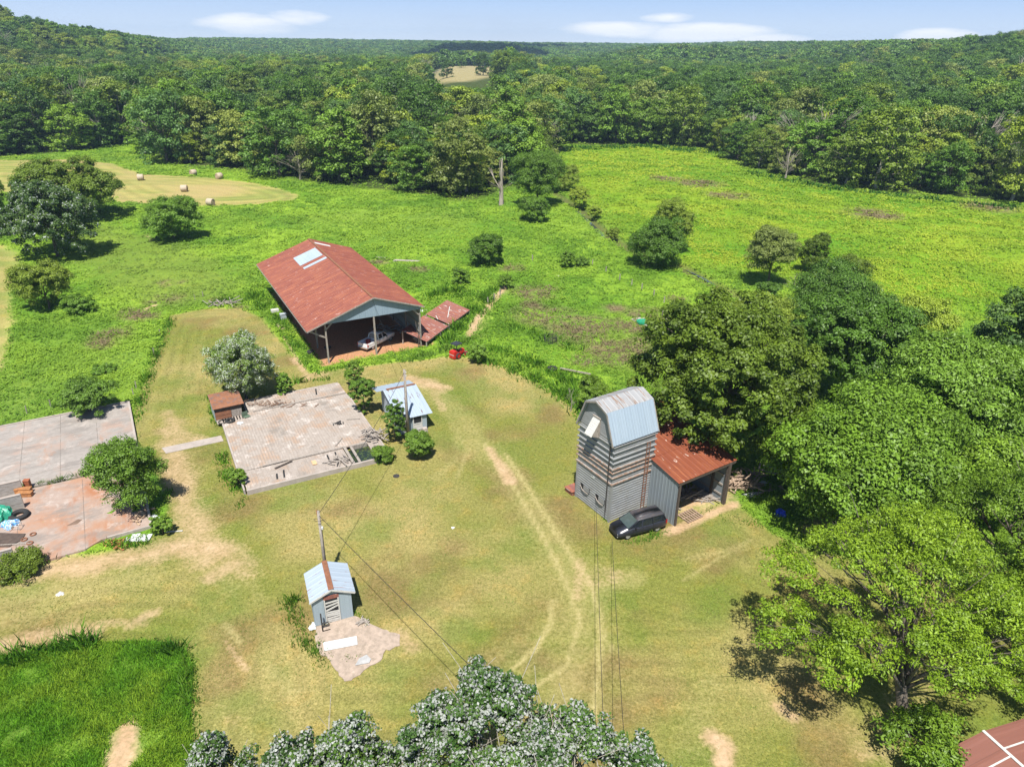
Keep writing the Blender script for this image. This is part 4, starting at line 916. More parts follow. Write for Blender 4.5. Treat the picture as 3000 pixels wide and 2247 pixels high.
grow('round_bush', 'dark bush at the foot of the last tree in the belt', 'bush', 1562, 648, 112, 572, 'mid', cb=.0, **SH)
for i, (x, y, w_, ty, lab) in enumerate(((1652, 560, 95, 480, 'yellow-green shrub nearest the belt along the creek'), (1698, 608, 72, 545, 'yellow-green shrub where the creek water first shows'), (1742, 640, 55, 600, 'low yellow-green shrub right of the creek water'), (1795, 700, 46, 668, 'smallest yellow-green shrub on the right bank of the creek'))):
    grow('creek_shrub', lab, 'shrub', x, y, w_, ty, 'yellow', group='yellow-green shrubs along the creek', cb=0, **SH)
grow('pale_tree', 'pale blossom-topped tree standing by the creek bend', 'tree', 2248, 838, 160, 655, 'pale', cb=.22, rc=.7)
grow('round_bush', 'olive feathery bush right of the pale-topped tree', 'bush', 2372, 800, 100, 678, 'olive', cb=.0, jit=.9, **SH)
grow('round_bush', 'low olive feathery bush at the edge of the right field', 'bush', 2478, 822, 135, 748, 'olive', cb=.0, jit=.9, **SH)
grow('round_bush', 'green creek-bank bush below the pale-topped tree', 'bush', 2250, 872, 90, 826, 'mid', cb=.0, **SH)
grow('hackberry_tree', 'huge leafy yellow-green tree right behind the gambrel tower', 'tree', 2095, 1352, 500, 850, 'hack', group=RC_, cb=.05, nl=16, nc=560, per=95, rc=.9, leaf=.30, hs=.90, trunk_r=.4)
grow('hackberry_tree', 'yellow-topped tree peeking over the huge tree behind the tower', 'tree', 2215, 1060, 250, 868, 'yellow', group=RC_, cb=.05, nl=10)
grow('dense_tree', 'dark green vine-hung tree with forked bare trunk right of the huge tree', 'tree', 2468, 1165, 350, 862, 'dark', group=RC_, cb=.2, nl=14, nc=430, per=85, rc=.85, twigs=2, leaf=.32)
grow('dense_tree', 'dark tree by the creek above the forked tree', 'tree', 2440, 985, 250, 790, 'mid', group=RC_, cb=.03, nl=11)
grow('locust_tree', 'feathery mid-green tree among the big trees at right', 'tree', 2740, 1400, 390, 1010, 'bright', group=RC_, cb=.05, nl=14, nc=420, per=85, leaf=.34, aspect=.4)
grow('hackberry_tree', 'leafy green tree above the brush pile', 'tree', 2500, 1530, 480, 1160, 'mid', group=RC_, cb=.03, nl=14, nc=430, per=90, leaf=.28, hs=.88)
grow('hackberry_tree', 'bright leafy tree by the right edge above the walnut', 'tree', 2830, 1495, 330, 1250, 'bright', group=RC_, cb=.03, nl=12, nc=320, per=80, leaf=.28)
grow('oak_tree', 'dull dark oak cut off by the right edge', 'tree', 2960, 1290, 330, 800, 'cotton', group=RC_, cb=.2, nl=14, nc=400, per=80, rc=.8, leaf=.30, hs=.88, twigs=2)
grow('round_bush', 'golden yellow shrub thicket in front of the right field', 'shrub', 2690, 985, 210, 868, 'yellow', cb=0, **SH)
grow('shrub', 'bright scrubby bush below the dark oak at right', 'shrub', 2965, 1510, 150, 1420, 'bright', cb=0, **SH)
grow('shrub', 'pale green shrub at the lawn corner left of the gambrel tower', 'shrub', 1742, 1205, 120, 1105, 'bright', cb=0, white=0, aspect=.3, **SH)
grow('shrub', 'brown-green hedge of weeds in front of the left slab', 'hedge', 60, 1678, 150, 1632, 'olive', cb=0, rc=.4, **SH)
grow('shrub', 'grassy bush beside the slab corner under the round tree', 'shrub', 478, 1565, 64, 1510, 'bright', cb=0, leaf=.13, **SH)
grow('shrub', 'green bush at the front left corner of the wooden floor', 'shrub', 700, 1425, 60, 1370, 'bright', cb=0, leaf=.13, **SH)

def bare(name, label, bx, by, H, n, spread, seed, group=None, r=.2, cat='dead tree', mat=None, low=.3):
    rng = np.random.default_rng(seed); b = at(bx, by)
    t_ = thing(name, (b[0], b[1], float(terrain(b[0], b[1]))), 0, label, cat, group)
    mb = MB(); C = np.stack([rng.normal(size=n)*spread, rng.normal(size=n)*spread, H*(low+(1-low)*rng.random(n))], 1)
    mb.tube([(0, 0, -.3), (0, 0, 0), (.1, .05, H*.35), (.0, .2, H*.68), (.25, .1, H)], [r*1.4, r*1.15, r*.85, r*.6, r*.18], 8)
    mb.build('trunk', mat or DEADWOOD, t_, True)
    mb = MB()
    for q in C:
        a = np.array([0, .1, q[2]*(.35+.35*rng.random())]); md = (a+q)/2+rng.normal(size=3)*spread*.15
        rr = r*(.16+.2*rng.random()); mb.tube([a, md, q], [rr, rr*.6, rr*.12], 5)
        for k in range(3):
            e = q+rng.normal(size=3)*spread*.28; mb.tube([md, (md+e)/2, e], [rr*.4, rr*.28, .015], 4)
    mb.build('branch', mat or DEADWOOD, t_, True)
    return t_
bare('dead_tree', 'tall bare grey snag standing alone before the wooded belt', 1468, 603, 12.5, 8, 1.3, 3, r=.58, low=.3)
bare('dead_bush', 'grey leafless brush left of the vine-covered creek bank', 2325, 842, 2.6, 16, 1.3, 8, r=.07, cat='dead brush', low=.2)
bare('dead_bush', 'leafless brown brush by the lawn left of the tower', 1672, 1205, 3.0, 9, .5, 18, r=.05, cat='dead brush', low=.3)

# --- the woodland belt: copies of a few crowns, each tree its own thing; the mass behind is one object
LIB = []
KINDS_ = ['dark', 'mid', 'blue', 'mid', 'yellow', 'blue', 'dark', 'bright', 'olive', 'dark', 'pale', 'dark']
for i, kd in enumerate(KINDS_):
    rng = np.random.default_rng(500+i); H = 15.; W = 10.5+rng.random()*2.5
    lb = lobes_for(rng, H, W, .04, 9+i % 4)
    for q in range(6):
        a = q*1.05+rng.random()*.5; lb.append((cos(a)*W*.30, sin(a)*W*.30, H*(.12+.16*rng.random()), W*.22, W*.22, H*.17))
    V, F, v, w_, C = crown(rng, lb, 175, 60, 1.12, .45, .8, .65, .2, .5, 0., zmin=.25)
    me_o = link_mesh('crown', V, F, LEAF[kd], None, False, {'v': ('FACE', v), 'w': ('FACE', w_)}, fast=True)
    mb = MB(); limbs(rng, mb, H, .3, np.concatenate([C, C[:30]*np.array([1.06, 1.06, 1.03])]), 16, twigs=2); tr_o = mb.build('trunk', BARK if i % 4 else BARKPALE, None, True)
    for o in (me_o, tr_o): COL.objects.unlink(o)
    LIB.append((me_o, tr_o))
NLIVE = len(LIB)
for i in range(2):
    rng = np.random.default_rng(640+i); C = np.stack([rng.normal(size=46)*2.6, rng.normal(size=46)*2.6, 4+10*rng.random(46)], 1); mb = MB()
    for q in C:
        a = np.array([0, 0, q[2]*(.3+.35*rng.random())]); md = (a+q)/2+rng.normal(size=3)*.5; mb.tube([a, md, q], [.09, .06, .02], 5)
        for k_ in range(4): e = q+rng.normal(size=3)*.9; mb.tube([md, (md+e)/2, e], [.05, .035, .015], 4)
    me_o = mb.build('branch', (DEADWOOD, BARKPALE)[i], None, True)
    mb = MB(); limbs(rng, mb, 15., .3, C, 12); tr_o = mb.build('trunk', (DEADWOOD, BARKPALE)[i], None, True)
    for o in (me_o, tr_o): COL.objects.unlink(o)
    LIB.append((me_o, tr_o))
KINDS_ += ['dead', 'dead']
rng = np.random.default_rng(77)
# woodland tree places: jittered grid inside the woodland, out to the ridges
def scatter(step, r_lo, r_hi):
    n = int(r_hi/step)
    xs = (np.arange(-n, n+1)*step)[None, :]+np.zeros((n+1, 1)); ys = (np.arange(0, n+1)*step)[:, None]+np.zeros((1, 2*n+1))
    xs = (xs+(rng.random(xs.shape)-.5)*step*.95).ravel(); ys = (ys+(rng.random(ys.shape)-.5)*step*.95).ravel()
    r = np.hypot(xs, ys); a = np.degrees(np.arctan2(xs, ys))
    k = (r >= r_lo) & (r < r_hi) & (np.abs(a) < 43); xs, ys = xs[k], ys[k]
    rr_, aa_ = np.hypot(xs, ys), np.degrees(np.arctan2(xs, ys))
    k = (poly_sd(xs, ys, WOODS) < -2.0) & (poly_sd(xs, ys, FARP) > 6) & ~((rr_ > 515) & (rr_ < 620) & (aa_ > -6.2) & (aa_ < -.6))
    return xs[k], ys[k]
ax, ay = scatter(10.4, 150, 900)
ar = np.hypot(ax, ay); aa = np.degrees(np.arctan2(ax, ay))
# the front of the woods: the trees that show largest
edge = -poly_sd(ax, ay, WOODS)
score = ar + edge*1.6 + np.where(np.abs(aa) > 38, 500, 0)
order = np.argsort(score); single = order[:250]; mass = order[250:]
DESC = {'dead': 'grey leafless tree', 'dark': 'dense dark green tree', 'mid': 'mid green bushy tree', 'olive': 'olive green tree', 'yellow': 'bright yellow-green tree', 'blue': 'cool blue-green tree', 'bright': 'fresh bright green tree', 'pale': 'pale-tipped light green tree'}
first = {}
for n_, i in enumerate(single):
    x, y = ax[i], ay[i]; k = int(rng.integers(NLIVE))
    if rng.random() < .55 and fbm(np.array([x/25]), np.array([y/25]), 88, 2)[0] > .52: k = int(rng.choice([4, 7, 8, 10]))
    s = .8+1.0*rng.random()**1.3; k = int(NLIVE+rng.integers(2)) if rng.random() < .05 else k
    zone = 'at the left end of the wooded belt' if aa[i] < -14 else ('in the middle of the wooded belt behind the red barn' if aa[i] < 7 else 'along the far edge of the right field')
    t_ = thing('woodland_tree', (x, y, float(terrain(x, y))-.2), rng.random()*6.28, DESC[KINDS_[k]]+' '+zone, 'tree', 'woodland trees '+zone)
    t_.scale = (s*(.9+.25*rng.random()), s*(.9+.25*rng.random()), s*(.72+.38*rng.random()))
    for src in LIB[k]:
        c_ = src.copy(); COL.objects.link(c_); c_.parent = t_
for i, (x, y, H, lab) in enumerate(((1180, 462, 15, 'bare grey dead tree among green crowns left of the snag'), (1335, 350, 15, 'pale bare-limbed dead tree in the middle of the belt'), (1500, 392, 16, 'pale dead tree above the snag'), (590, 300, 16, 'pale bare-limbed dead tree in the left woods'), (2300, 505, 10, 'grey leafless tree at the edge of the right field'), (2540, 400, 14, 'grey leafless tree below the brightest crown of the right woods'), (2850, 490, 13, 'grey leafless tree near the right edge of the woods'), (880, 505, 10, 'grey leafless tree at the belt front right of the hay bales'))):
    bare('dead_tree', lab, x, y+22, H, 26, 3.0, 40+i, r=.3, mat=BARKPALE if i in (1, 2, 3) else DEADWOOD, low=.35)

# far forest: points with an instance each (one mass nobody could count)
FAR = []
for i, kd in enumerate(('dark', 'mid', 'olive', 'mid', 'dark')):
    r2 = np.random.default_rng(900+i)
    V, F, v, w_, C = crown(r2, lobes_for(r2, 14., 13., .05, 8), 46, 12, 1.9, 1.5, .7, .75, .15, .4, 0., zmin=1.)
    o = link_mesh('crown', V, F, LEAF[kd], None, False, {'v': ('FACE', v), 'w': ('FACE', w_)}, fast=True); COL.objects.unlink(o); FAR.append(o)
bx1, by1 = scatter(12.5, 900, 1700); bx2, by2 = scatter(15.5, 1700, 3000)
px_ = np.concatenate([ax[mass], bx1, bx2]); py_ = np.concatenate([ay[mass], by1, by2])
nm, n1, n2 = len(mass), len(bx1), len(bx2)
idx = np.concatenate([np.where(rng.random(nm) < .05, NLIVE+rng.integers(0, 2, nm), rng.integers(0, NLIVE, nm)), len(LIB)+rng.integers(0, len(FAR), n1+n2)])
pat = fbm(px_/40, py_/40, 88, 2)
sw = (np.arange(len(idx)) < nm) & (rng.random(len(idx)) < .45) & (pat > .54); idx[sw] = rng.choice([4, 7, 8, 10], sw.sum())
drk = (px_ > 60) & (py_ > 260) & (rng.random(len(idx)) < .6); idx[drk & (np.arange(len(idx)) < nm)] = rng.choice([0, 2, 6, 3], (drk & (np.arange(len(idx)) < nm)).sum())
sc = np.concatenate([.8+1.0*rng.random(nm)**1.4, .8+.8*rng.random(n1), .95+.7*rng.random(n2)])
pr_, pa_ = np.hypot(px_, py_), np.degrees(np.arctan2(px_, py_)); pw_ = (pr_ > 230) & (pr_ < 640) & (pa_ > -6.6) & (pa_ < -.3)
sc = np.where(pw_, np.minimum(sc, np.clip((40-27*pr_/571-terrain(px_, py_)-1)/16.5, .35, 2)), sc)
pz_ = terrain(px_, py_)-.3
wm_ = bpy.data.meshes.new('woodland'); wm_.vertices.add(len(px_))
wm_.vertices.foreach_set('co', np.stack([px_, py_, pz_], 1).astype(np.float32).ravel())
for an, arr, ty in (('idx', idx, 'INT'), ('sc', sc, 'FLOAT'), ('rz', rng.random(len(idx))*6.28, 'FLOAT')):
    a = wm_.attributes.new(an, ty, 'POINT'); a.data.foreach_set('value', np.asarray(arr, np.int32 if ty == 'INT' else np.float32))
wo = bpy.data.objects.new('woodland', wm_); COL.objects.link(wo); tag(wo, kind='stuff')
ng = bpy.data.node_groups.new('woodland', 'GeometryNodeTree')
ng.interface.new_socket('Geometry', in_out='INPUT', socket_type='NodeSocketGeometry'); ng.interface.new_socket('Geometry', in_out='OUTPUT', socket_type='NodeSocketGeometry')
gi, gout = ng.nodes.new('NodeGroupInput'), ng.nodes.new('NodeGroupOutput')
join = ng.nodes.new('GeometryNodeJoinGeometry')
for src in reversed([l[0] for l in LIB]+FAR):
    oi = ng.nodes.new('GeometryNodeObjectInfo'); oi.inputs['Object'].default_value = src; oi.inputs['As Instance'].default_value = True
    ng.links.new(oi.outputs['Geometry'], join.inputs[0])
iop = ng.nodes.new('GeometryNodeInstanceOnPoints'); iop.inputs['Pick Instance'].default_value = True
def nattr(nm_, ty):
    n = ng.nodes.new('GeometryNodeInputNamedAttribute'); n.data_type = ty; n.inputs['Name'].default_value = nm_; return n.outputs['Attribute']
cx = ng.nodes.new('ShaderNodeCombineXYZ'); ng.links.new(nattr('rz', 'FLOAT'), cx.inputs[2])
e2r = ng.nodes.new('FunctionNodeEulerToRotation'); ng.links.new(cx.outputs[0], e2r.inputs[0])
ng.links.new(gi.outputs[0], iop.inputs['Points']); ng.links.new(join.outputs[0], iop.inputs['Instance'])
ng.links.new(nattr('idx', 'INT'), iop.inputs['Instance Index']); ng.links.new(e2r.outputs[0], iop.inputs['Rotation']); ng.links.new(nattr('sc', 'FLOAT'), iop.inputs['Scale'])
ng.links.new(iop.outputs[0], gout.inputs[0])
wo.modifiers.new('woodland', 'NODES').node_group = ng

# scattered trees in the far pasture
for i, (x, y, s, lab) in enumerate(((1415, 222, 1.25, 'large dark tree standing in the distant pasture'), (1352, 200, .9, 'smaller round tree left in the distant pasture'), (1310, 224, 1.1, 'tree at the left end of the distant pasture'), (1448, 198, 1.0, 'tree at the back right of the distant pasture'))):
    q = at(x, y, 13); t_ = thing('pasture_tree', (q[0], q[1], float(terrain(q[0], q[1]))), i, lab, 'tree', 'trees in the distant pasture'); t_.scale = (s, s, s)
    for src in LIB[(0, 1, 5, 6)[i]]:
        c_ = src.copy(); COL.objects.link(c_); c_.parent = t_

# ------------------------------------------------------------------ weeds and grass
def weedmat(name):
    m, t, b = newmat(name)
    c = nd(t, 'ShaderNodeAttribute', attribute_name='col').outputs['Color']
    t.links.new(c, b.inputs['Base Color']); b.inputs['Roughness'].default_value = .6; b.inputs['Specular IOR Level'].default_value = .25
    tr = nd(t, 'ShaderNodeBsdfTranslucent', {'Color': mixc(t, 1.0, c, (1.2, 1.25, .6), 'MULTIPLY')})
    mxs = nd(t, 'ShaderNodeMixShader', {0: .3, 1: b.outputs[0], 2: tr.outputs[0]}); t.links.new(mxs.outputs[0], t.nodes['Material Output'].inputs[0]); return m
WEED = weedmat('weeds')
rng = np.random.default_rng(4)
NCL = 270000
r = np.exp(rng.uniform(np.log(42), np.log(400), NCL)); a = np.radians(rng.uniform(-43, 43, NCL))
X, Y = r*np.sin(a), r*np.cos(a)
mk = ground_masks(X, Y)
dens = np.clip((1-mk['mown']*1.0)*(1-mk['hay'])*(1-mk['barn'])*(1-mk['woods']*.7)*(1-np.clip(mk['dirt']*1.3, 0, 1))*(1-mk['gul']), 0, 1)*(1-.55*mk['light'])
dens *= .35+.9*np.clip((fbm(X/6, Y/6, 15, 3)-.3)*2.5, 0, 1)
SLABS = [np.array([(-32.6, 51.6), (-58, 37), (-72, 61.5), (-46.8, 76.4)]), np.array([(-25.7, 57.4), (-12.7, 64.3), (-22.2, 82.2), (-35.2, 75.3)]), np.array([(9.1, 53.9), (13.2, 56.7), (15, 53.5), (22, 57.5), (17, 66), (6.4, 58.1)])]
PLOT = poly_px([(-100, 1935), (90, 1915), (230, 1882), (440, 1880), (545, 1905), (566, 1960), (560, 2100), (575, 2260), (420, 2330), (-150, 2330)])
for Pq in SLABS+[PLOT]: dens = np.where(poly_sd(X, Y, Pq) < .3, 0, dens)
k = rng.random(NCL) < dens; X, Y = X[k], Y[k]; r = r[k]; mk = {q: v[k] for q, v in mk.items()}; n = len(X)
per = 5; idx = np.repeat(np.arange(n), per)
size = np.clip(r*.0027, .17, .75)*(.7+.6*rng.random(n))
ht = (.12+.5*np.clip((fbm(X/3.5, Y/3.5, 35, 3)-.35)*2.4, 0, 1.2))*(1+.3*mk['right'])*(1-.6*mk['light'])
P = np.stack([X[idx]+rng.normal(size=n*per)*size[idx]*.8, Y[idx]+rng.normal(size=n*per)*size[idx]*.8, (ht[idx])*rng.random(n*per)**.7+.1], 1)
P[:, 2] += terrain(P[:, 0], P[:, 1])
V, F = leaf_quads(rng, P, np.tile([0, -.15, 1.], (n*per, 1)), size[idx], .5, .32)
tone = np.clip((fbm(X/7, Y/7, 19, 3)-.33)*3, 0, 1)
cw = mixn(np.tile(np.array([.115, .225, .018]), (n, 1)), (.215, .34, .030), tone)
cr_ = mixn(np.tile(np.array([.170, .285, .016]), (n, 1)), (.29, .37, .028), tone)
cw = mixn(cw, cr_, mk['right']); cw = mixn(cw, (.19, .15, .085), mk['brown']*(rng.random(n) < .85)); cw = mixn(cw, (.15, .20, .04), mk['light']*.6)
colr = cw[idx]*(.86+.28*rng.random(n*per))[:, None]
o = link_mesh('meadow_weeds', V, F, WEED, None, False, {'col': ('FACE', colr)}, fast=True); tag(o, kind='stuff')

# short tufts in the mown turf
TN = 150000
r = np.exp(rng.uniform(np.log(27), np.log(115), TN)); a = np.radians(rng.uniform(-43, 43, TN)); X, Y = r*np.sin(a), r*np.cos(a)
k = (poly_sd(X, Y, MOWN) < -.1); X, Y, r = X[k], Y[k], r[k]
mk = ground_masks(X, Y); k = (rng.random(len(X)) > np.clip(mk['dirt']*1.6, 0, .95)) & (mk['barn'] < .2)
for Pq in SLABS: k &= poly_sd(X, Y, Pq) > .1
X, Y, r, st_ = X[k], Y[k], r[k], mk['straw'][k]; n = len(X)
tone = np.clip((fbm(X/5, Y/5, 61, 4)-.42)*4, 0, 1); rv = rng.random(n)
ct = mixn(mixn(np.tile(np.array([.185, .185, .045]), (n, 1)), (.115, .185, .028), tone), (.30, .25, .10), np.clip((rv > .72)*.8+st_*.6, 0, 1))
size = np.clip(r*.0017, .06, .15)*(.7+.7*rng.random(n))
V, F = leaf_quads(rng, np.stack([X, Y, np.full(n, .035)], 1), np.tile([0, -.1, 1.], (n, 1)), size, .5, .5)
TUFT = (V, F, ct*(.8+.4*rng.random(n))[:, None])

# tall upright weeds: strips along the fences, round the slabs and in the unmown plot
def blades(X, Y, h, wd, rng, lean=.42):
    n = len(X); a = rng.random(n)*6.28; dx, dy = np.cos(a)*wd/2, np.sin(a)*wd/2
    lx, ly = rng.normal(size=n)*lean*h, rng.normal(size=n)*lean*h; z = terrain(X, Y)
    m1 = .55
    V = np.stack([np.stack([X-dx, Y-dy, z], 1), np.stack([X+dx, Y+dy, z], 1), np.stack([X+dx*.8+lx*.35, Y+dy*.8+ly*.35, z+h*m1], 1), np.stack([X+lx, Y+ly, z+h], 1), np.stack([X-dx*.8+lx*.35, Y-dy*.8+ly*.35, z+h*m1], 1)], 1).reshape(-1, 3)
    return V, np.arange(5*n).reshape(-1, 5)
bX, bY, bH, bW, bC = [], [], [], [], []
def strip(pts, wd, dens_, h, w_, c1, c2):
    P = poly_px(pts); seg = np.linalg.norm(np.diff(P, axis=0), axis=1); L = seg.sum(); n = int(L*wd*2*dens_)
    s = rng.random(n)*L; i = np.clip(np.searchsorted(np.cumsum(seg), s), 0, len(seg)-1); t_ = rng.random(n)
    q = P[i]*(1-t_[:, None])+P[i+1]*t_[:, None]; q = q+rng.normal(size=(n, 2))*wd*.55
    f = np.clip((fbm(q[:, 0]/1.6, q[:, 1]/1.6, 91, 2)-.2)*2, .25, 1.3)
    bX.append(q[:, 0]); bY.append(q[:, 1]); bH.append(h*f*(.6+.7*rng.random(n))); bW.append(np.full(n, w_)*(.6+.8*rng.random(n)))
    bC.append(mixn(np.tile(np.array(c1), (n, 1)), c2, rng.random(n)))
G1, G2 = (.060, .165, .012), (.155, .30, .022)
strip([(1400, 1055), (1480, 1072), (1600, 1128), (1690, 1190), (1735, 1235)], 1.2, 34, 1.0, .13, G1, G2)
strip([(1440, 1020), (1560, 1065), (1660, 1120), (1720, 1180)], 1.5, 22, .9, .14, G1, G2)
strip([(1190, 1058), (1260, 1040), (1330, 1020), (1400, 985)], .9, 28, .8, .12, G1, (.16, .25, .04))
strip([(1300, 1010), (1340, 960), (1390, 900), (1450, 850)], 1.2, 22, 1.2, .14, G1, G2)
strip([(1250, 870), (1330, 855), (1410, 880), (1400, 920)], 2.6, 18, 1.1, .16, G1, G2)
strip([(1480, 950), (1580, 990), (1690, 1020)], 1.8, 16, .9, .15, G1, G2)
strip([(800, 915), (850, 985), (905, 1060), (945, 1090)], 1.1, 34, .7, .12, G1, G2)
strip([(960, 1088), (1060, 1068), (1180, 1048)], .45, 36, .45, .10, G1, G2)
strip([(770, 830), (720, 880), (640, 885), (590, 895)], 1.4, 18, .8, .14, G1, G2)
strip([(740, 860), (790, 910)], 1.5, 22, 1.1, .14, G1, G2)
strip([(500, 935), (450, 1060), (410, 1175), (395, 1240)], .8, 26, .8, .11, G1, G2)
strip([(700, 1440), (850, 1410), (1000, 1370), (1120, 1350)], .42, 50, .5, .08, G1, G2)
strip([(1080, 1352), (1150, 1345)], .7, 60, 1.0, .08, G1, G2)
strip([(650, 1330), (665, 1400), (690, 1440)], .7, 40, .55, .09, G1, G2)
strip([(610, 1160), (625, 1210), (635, 1250)], .4, 40, .5, .09, G1, G2)
strip([(860, 1125), (920, 1115), (970, 1112)], .35, 40, 1.1, .09, G1, G2)
strip([(840, 1760), (870, 1830), (920, 1910), (950, 1940)], .75, 60, .55, .06, G1, (.16, .26, .03))
strip([(850, 1770), (875, 1760)], .5, 70, 1.0, .06, G1, G2)
strip([(1040, 1790), (1080, 1830)], .4, 60, .4, .06, G1, G2)
strip([(1010, 1925), (1055, 1918)], .35, 60, .3, .06, G1, (.16, .26, .03))
strip([(1820, 1590), (1880, 1585), (1960, 1555)], .45, 70, .38, .06, G1, G2)
strip([(1700, 1440), (1780, 1530)], .25, 40, .3, .06, G1, G2)
strip([(2045, 1508), (2120, 1472)], .35, 22, .25, .06, G1, G2)
strip([(2120, 1520), (2250, 1540), (2330, 1590)], .8, 26, .35, .07, G1, G2)
strip([(440, 1590), (350, 1605), (300, 1590)], .5, 50, .5, .08, G1, G2)
strip([(470, 1480), (500, 1440)], .5, 40, .5, .08, G1, G2)
strip([(0, 1700), (60, 1670), (130, 1640)], .7, 40, .8, .08, (.06, .09, .02), (.15, .17, .05))

strip([(700, 1490), (720, 1450)], .5, 40, .4, .08, G1, G2)
strip([(1640, 440), (1900, 430), (2080, 450)], 5, 2.2, 1.2, .5, (.03, .10, .01), (.08, .19, .02))
strip([(2180, 505), (2400, 550), (2700, 585), (3000, 615)], 3, 3, 1.2, .5, (.03, .10, .01), (.08, .19, .02))
strip([(90, 1912), (230, 1880), (440, 1878), (548, 1903), (570, 1960), (563, 2100), (574, 2240)], .55, 34, .22, .07, G1, (.20, .28, .05))
# the unmown plot at the lower left, its near rows tall
PLOT = poly_px([(-100, 1935), (90, 1915), (230, 1882), (440, 1880), (545, 1905), (566, 1960), (560, 2100), (575, 2260), (420, 2330), (-150, 2330)])
n = 130000; lo, hi = PLOT.min(0), PLOT.max(0); q = lo+(hi-lo)*rng.random((n, 2)); k = poly_sd(q[:, 0], q[:, 1], PLOT) < 0; q = q[k]
bare_ = np.min([np.hypot(*(q-at(*c)[:2]).T)/rr for c, rr in (((368, 2160), 1.0), ((362, 2210), 1.2), ((352, 2235), .9))], 0); q = q[bare_ > .8+.5*rng.random(len(q))]; n = len(q)
bX.append(q[:, 0]); bY.append(q[:, 1]); bH.append(.28*(.6+.8*rng.random(n))*np.clip(.3+1.5*fbm(q[:, 0]/1.3, q[:, 1]/1.3, 67, 3), .5, 1.5)); bW.append(np.full(n, .045))
tn = np.clip((fbm(q[:, 0]/2.2, q[:, 1]/2.2, 63, 3)-.35)*3, 0, 1); bC.append(mixn(mixn(np.tile(np.array([.150, .345, .022]), (n, 1)), (.27, .42, .035), tn), (.08, .20, .018), (rng.random(n) < .2)*1.0))
strip([(-40, 1960), (60, 1935), (160, 1910), (270, 1895)], .8, 75, 1.25, .06, (.06, .18, .016), (.14, .30, .022))
strip([(360, 1900), (450, 1895), (530, 1915)], .6, 60, .9, .07, (.04, .13, .012), (.10, .22, .018))
strip([(548, 1930), (556, 2050), (560, 2160)], .6, 50, .5, .07, G1, (.16, .26, .03))
bX, bY, bH, bW, bC = (np.concatenate(q) for q in (bX, bY, bH, bW, bC))
k = np.ones(len(bX), bool)
for Pq in SLABS[:2]: k &= poly_sd(bX, bY, Pq) > .05
sx_ = np.random.default_rng(15); n = 1500; q = sx_.random((n, 2))*np.array([12, .5])+np.array([-12.5, 12.35]); kk_ = fbm(q[:, 0]/1.1, q[:, 1]/1.1, 5, 2) > .5; q = q[kk_]; q[:, 1] -= q[:, 0]*.03
sX, sY = -32.4+q[:, 0]*cos(radians(30))-q[:, 1]*sin(radians(30)), 51.9+q[:, 0]*sin(radians(30))+q[:, 1]*cos(radians(30)); n = len(q)
bX, bY, bH, bW, bC, k = np.append(bX, sX), np.append(bY, sY), np.append(bH, .35+.4*sx_.random(n)), np.append(bW, np.full(n, .07)), np.vstack([bC, mixn(np.tile(np.array(G1), (n, 1)), (.16, .22, .05), sx_.random(n))]), np.append(k, np.ones(n, bool))
V, F = blades(bX[k], bY[k], bH[k], bW[k], rng)
o = link_mesh('tall_grass', V, F, WEED, None, False, {'col': ('FACE', bC[k]*(.7+.6*rng.random(k.sum()))[:, None])}, fast=True); tag(o, kind='stuff')
o = link_mesh('lawn_tufts', TUFT[0], TUFT[1], WEED, None, False, {'col': ('FACE', TUFT[2])}, fast=True); tag(o, kind='stuff')

# ------------------------------------------------------------------ vehicles
def carpaint(name, col, rough=.25): return simple(name, col, rough, .10, 2.0, .0, spec=.6)
def loft(stations, mirror=True):
    """stations: list of (x, [(y,z)...]) half profiles from bottom centre round to top centre"""
    mb = MB(); V = []; n = len(stations[0][1])
    for x, pr in stations:
        V += [(x, y, z) for y, z in pr] + [(x, -y, z) for y, z in pr[::-1]]
    k = 2*n; F = []
    for i in range(len(stations)-1):
        for j in range(k):
            F.append((i*k+j, i*k+(j+1) % k, (i+1)*k+(j+1) % k, (i+1)*k+j))
    F.append(tuple(range(k-1, -1, -1))); F.append(tuple((len(stations)-1)*k+j for j in range(k)))
    mb.add(V, F); return mb
def body_sec(hw, zb, zt): return [(0, zb), (hw*.86, zb), (hw*.97, zb+.12), (hw, (zb+zt)/2), (hw*.985, zt-.14), (hw*.92, zt-.02), (0, zt+.025)]
def wheel(parent, x, y, r, w_, rimmat):
    mb = MB(); mb.ring((x, y, r), r*.80, r*.22, 20, 8, (0, 1, 0), w_/(r*.44)); wh = mb.build('wheel', RUBBER, parent, True)
    s = 1 if y > 0 else -1
    mb = MB(); mb.cyl((x, y+s*w_*.3, r), r*.62, .05, 18, (0, 1, 0))
    for k in range(5):
        a = 2*pi*k/5; mb.beam((x, y+s*w_*.38, r), (x+cos(a)*r*.55, y+s*w_*.38, r+sin(a)*r*.55), .08, .03, (0, 1, 0))
    mb.build('rim', rimmat, wh)
def rights(o):
    for q in [o]+list(o.children_recursive):
        if q.type == 'MESH': q.data.polygons.foreach_set('use_smooth', [False]*len(q.data.polygons))
ALLOY = simple('alloy', (.55, .55, .56), .35, .1, metal=.6); CHROME = simple('chrome', (.62, .63, .65), .2, .05, metal=.9)
LAMP = simple('lamp_lens', (.70, .71, .72), .15, .08); TAIL = simple('red_lens', (.35, .015, .012), .2, .1); PLASTIC = simple('black_trim', (.018, .018, .02), .6, .2)

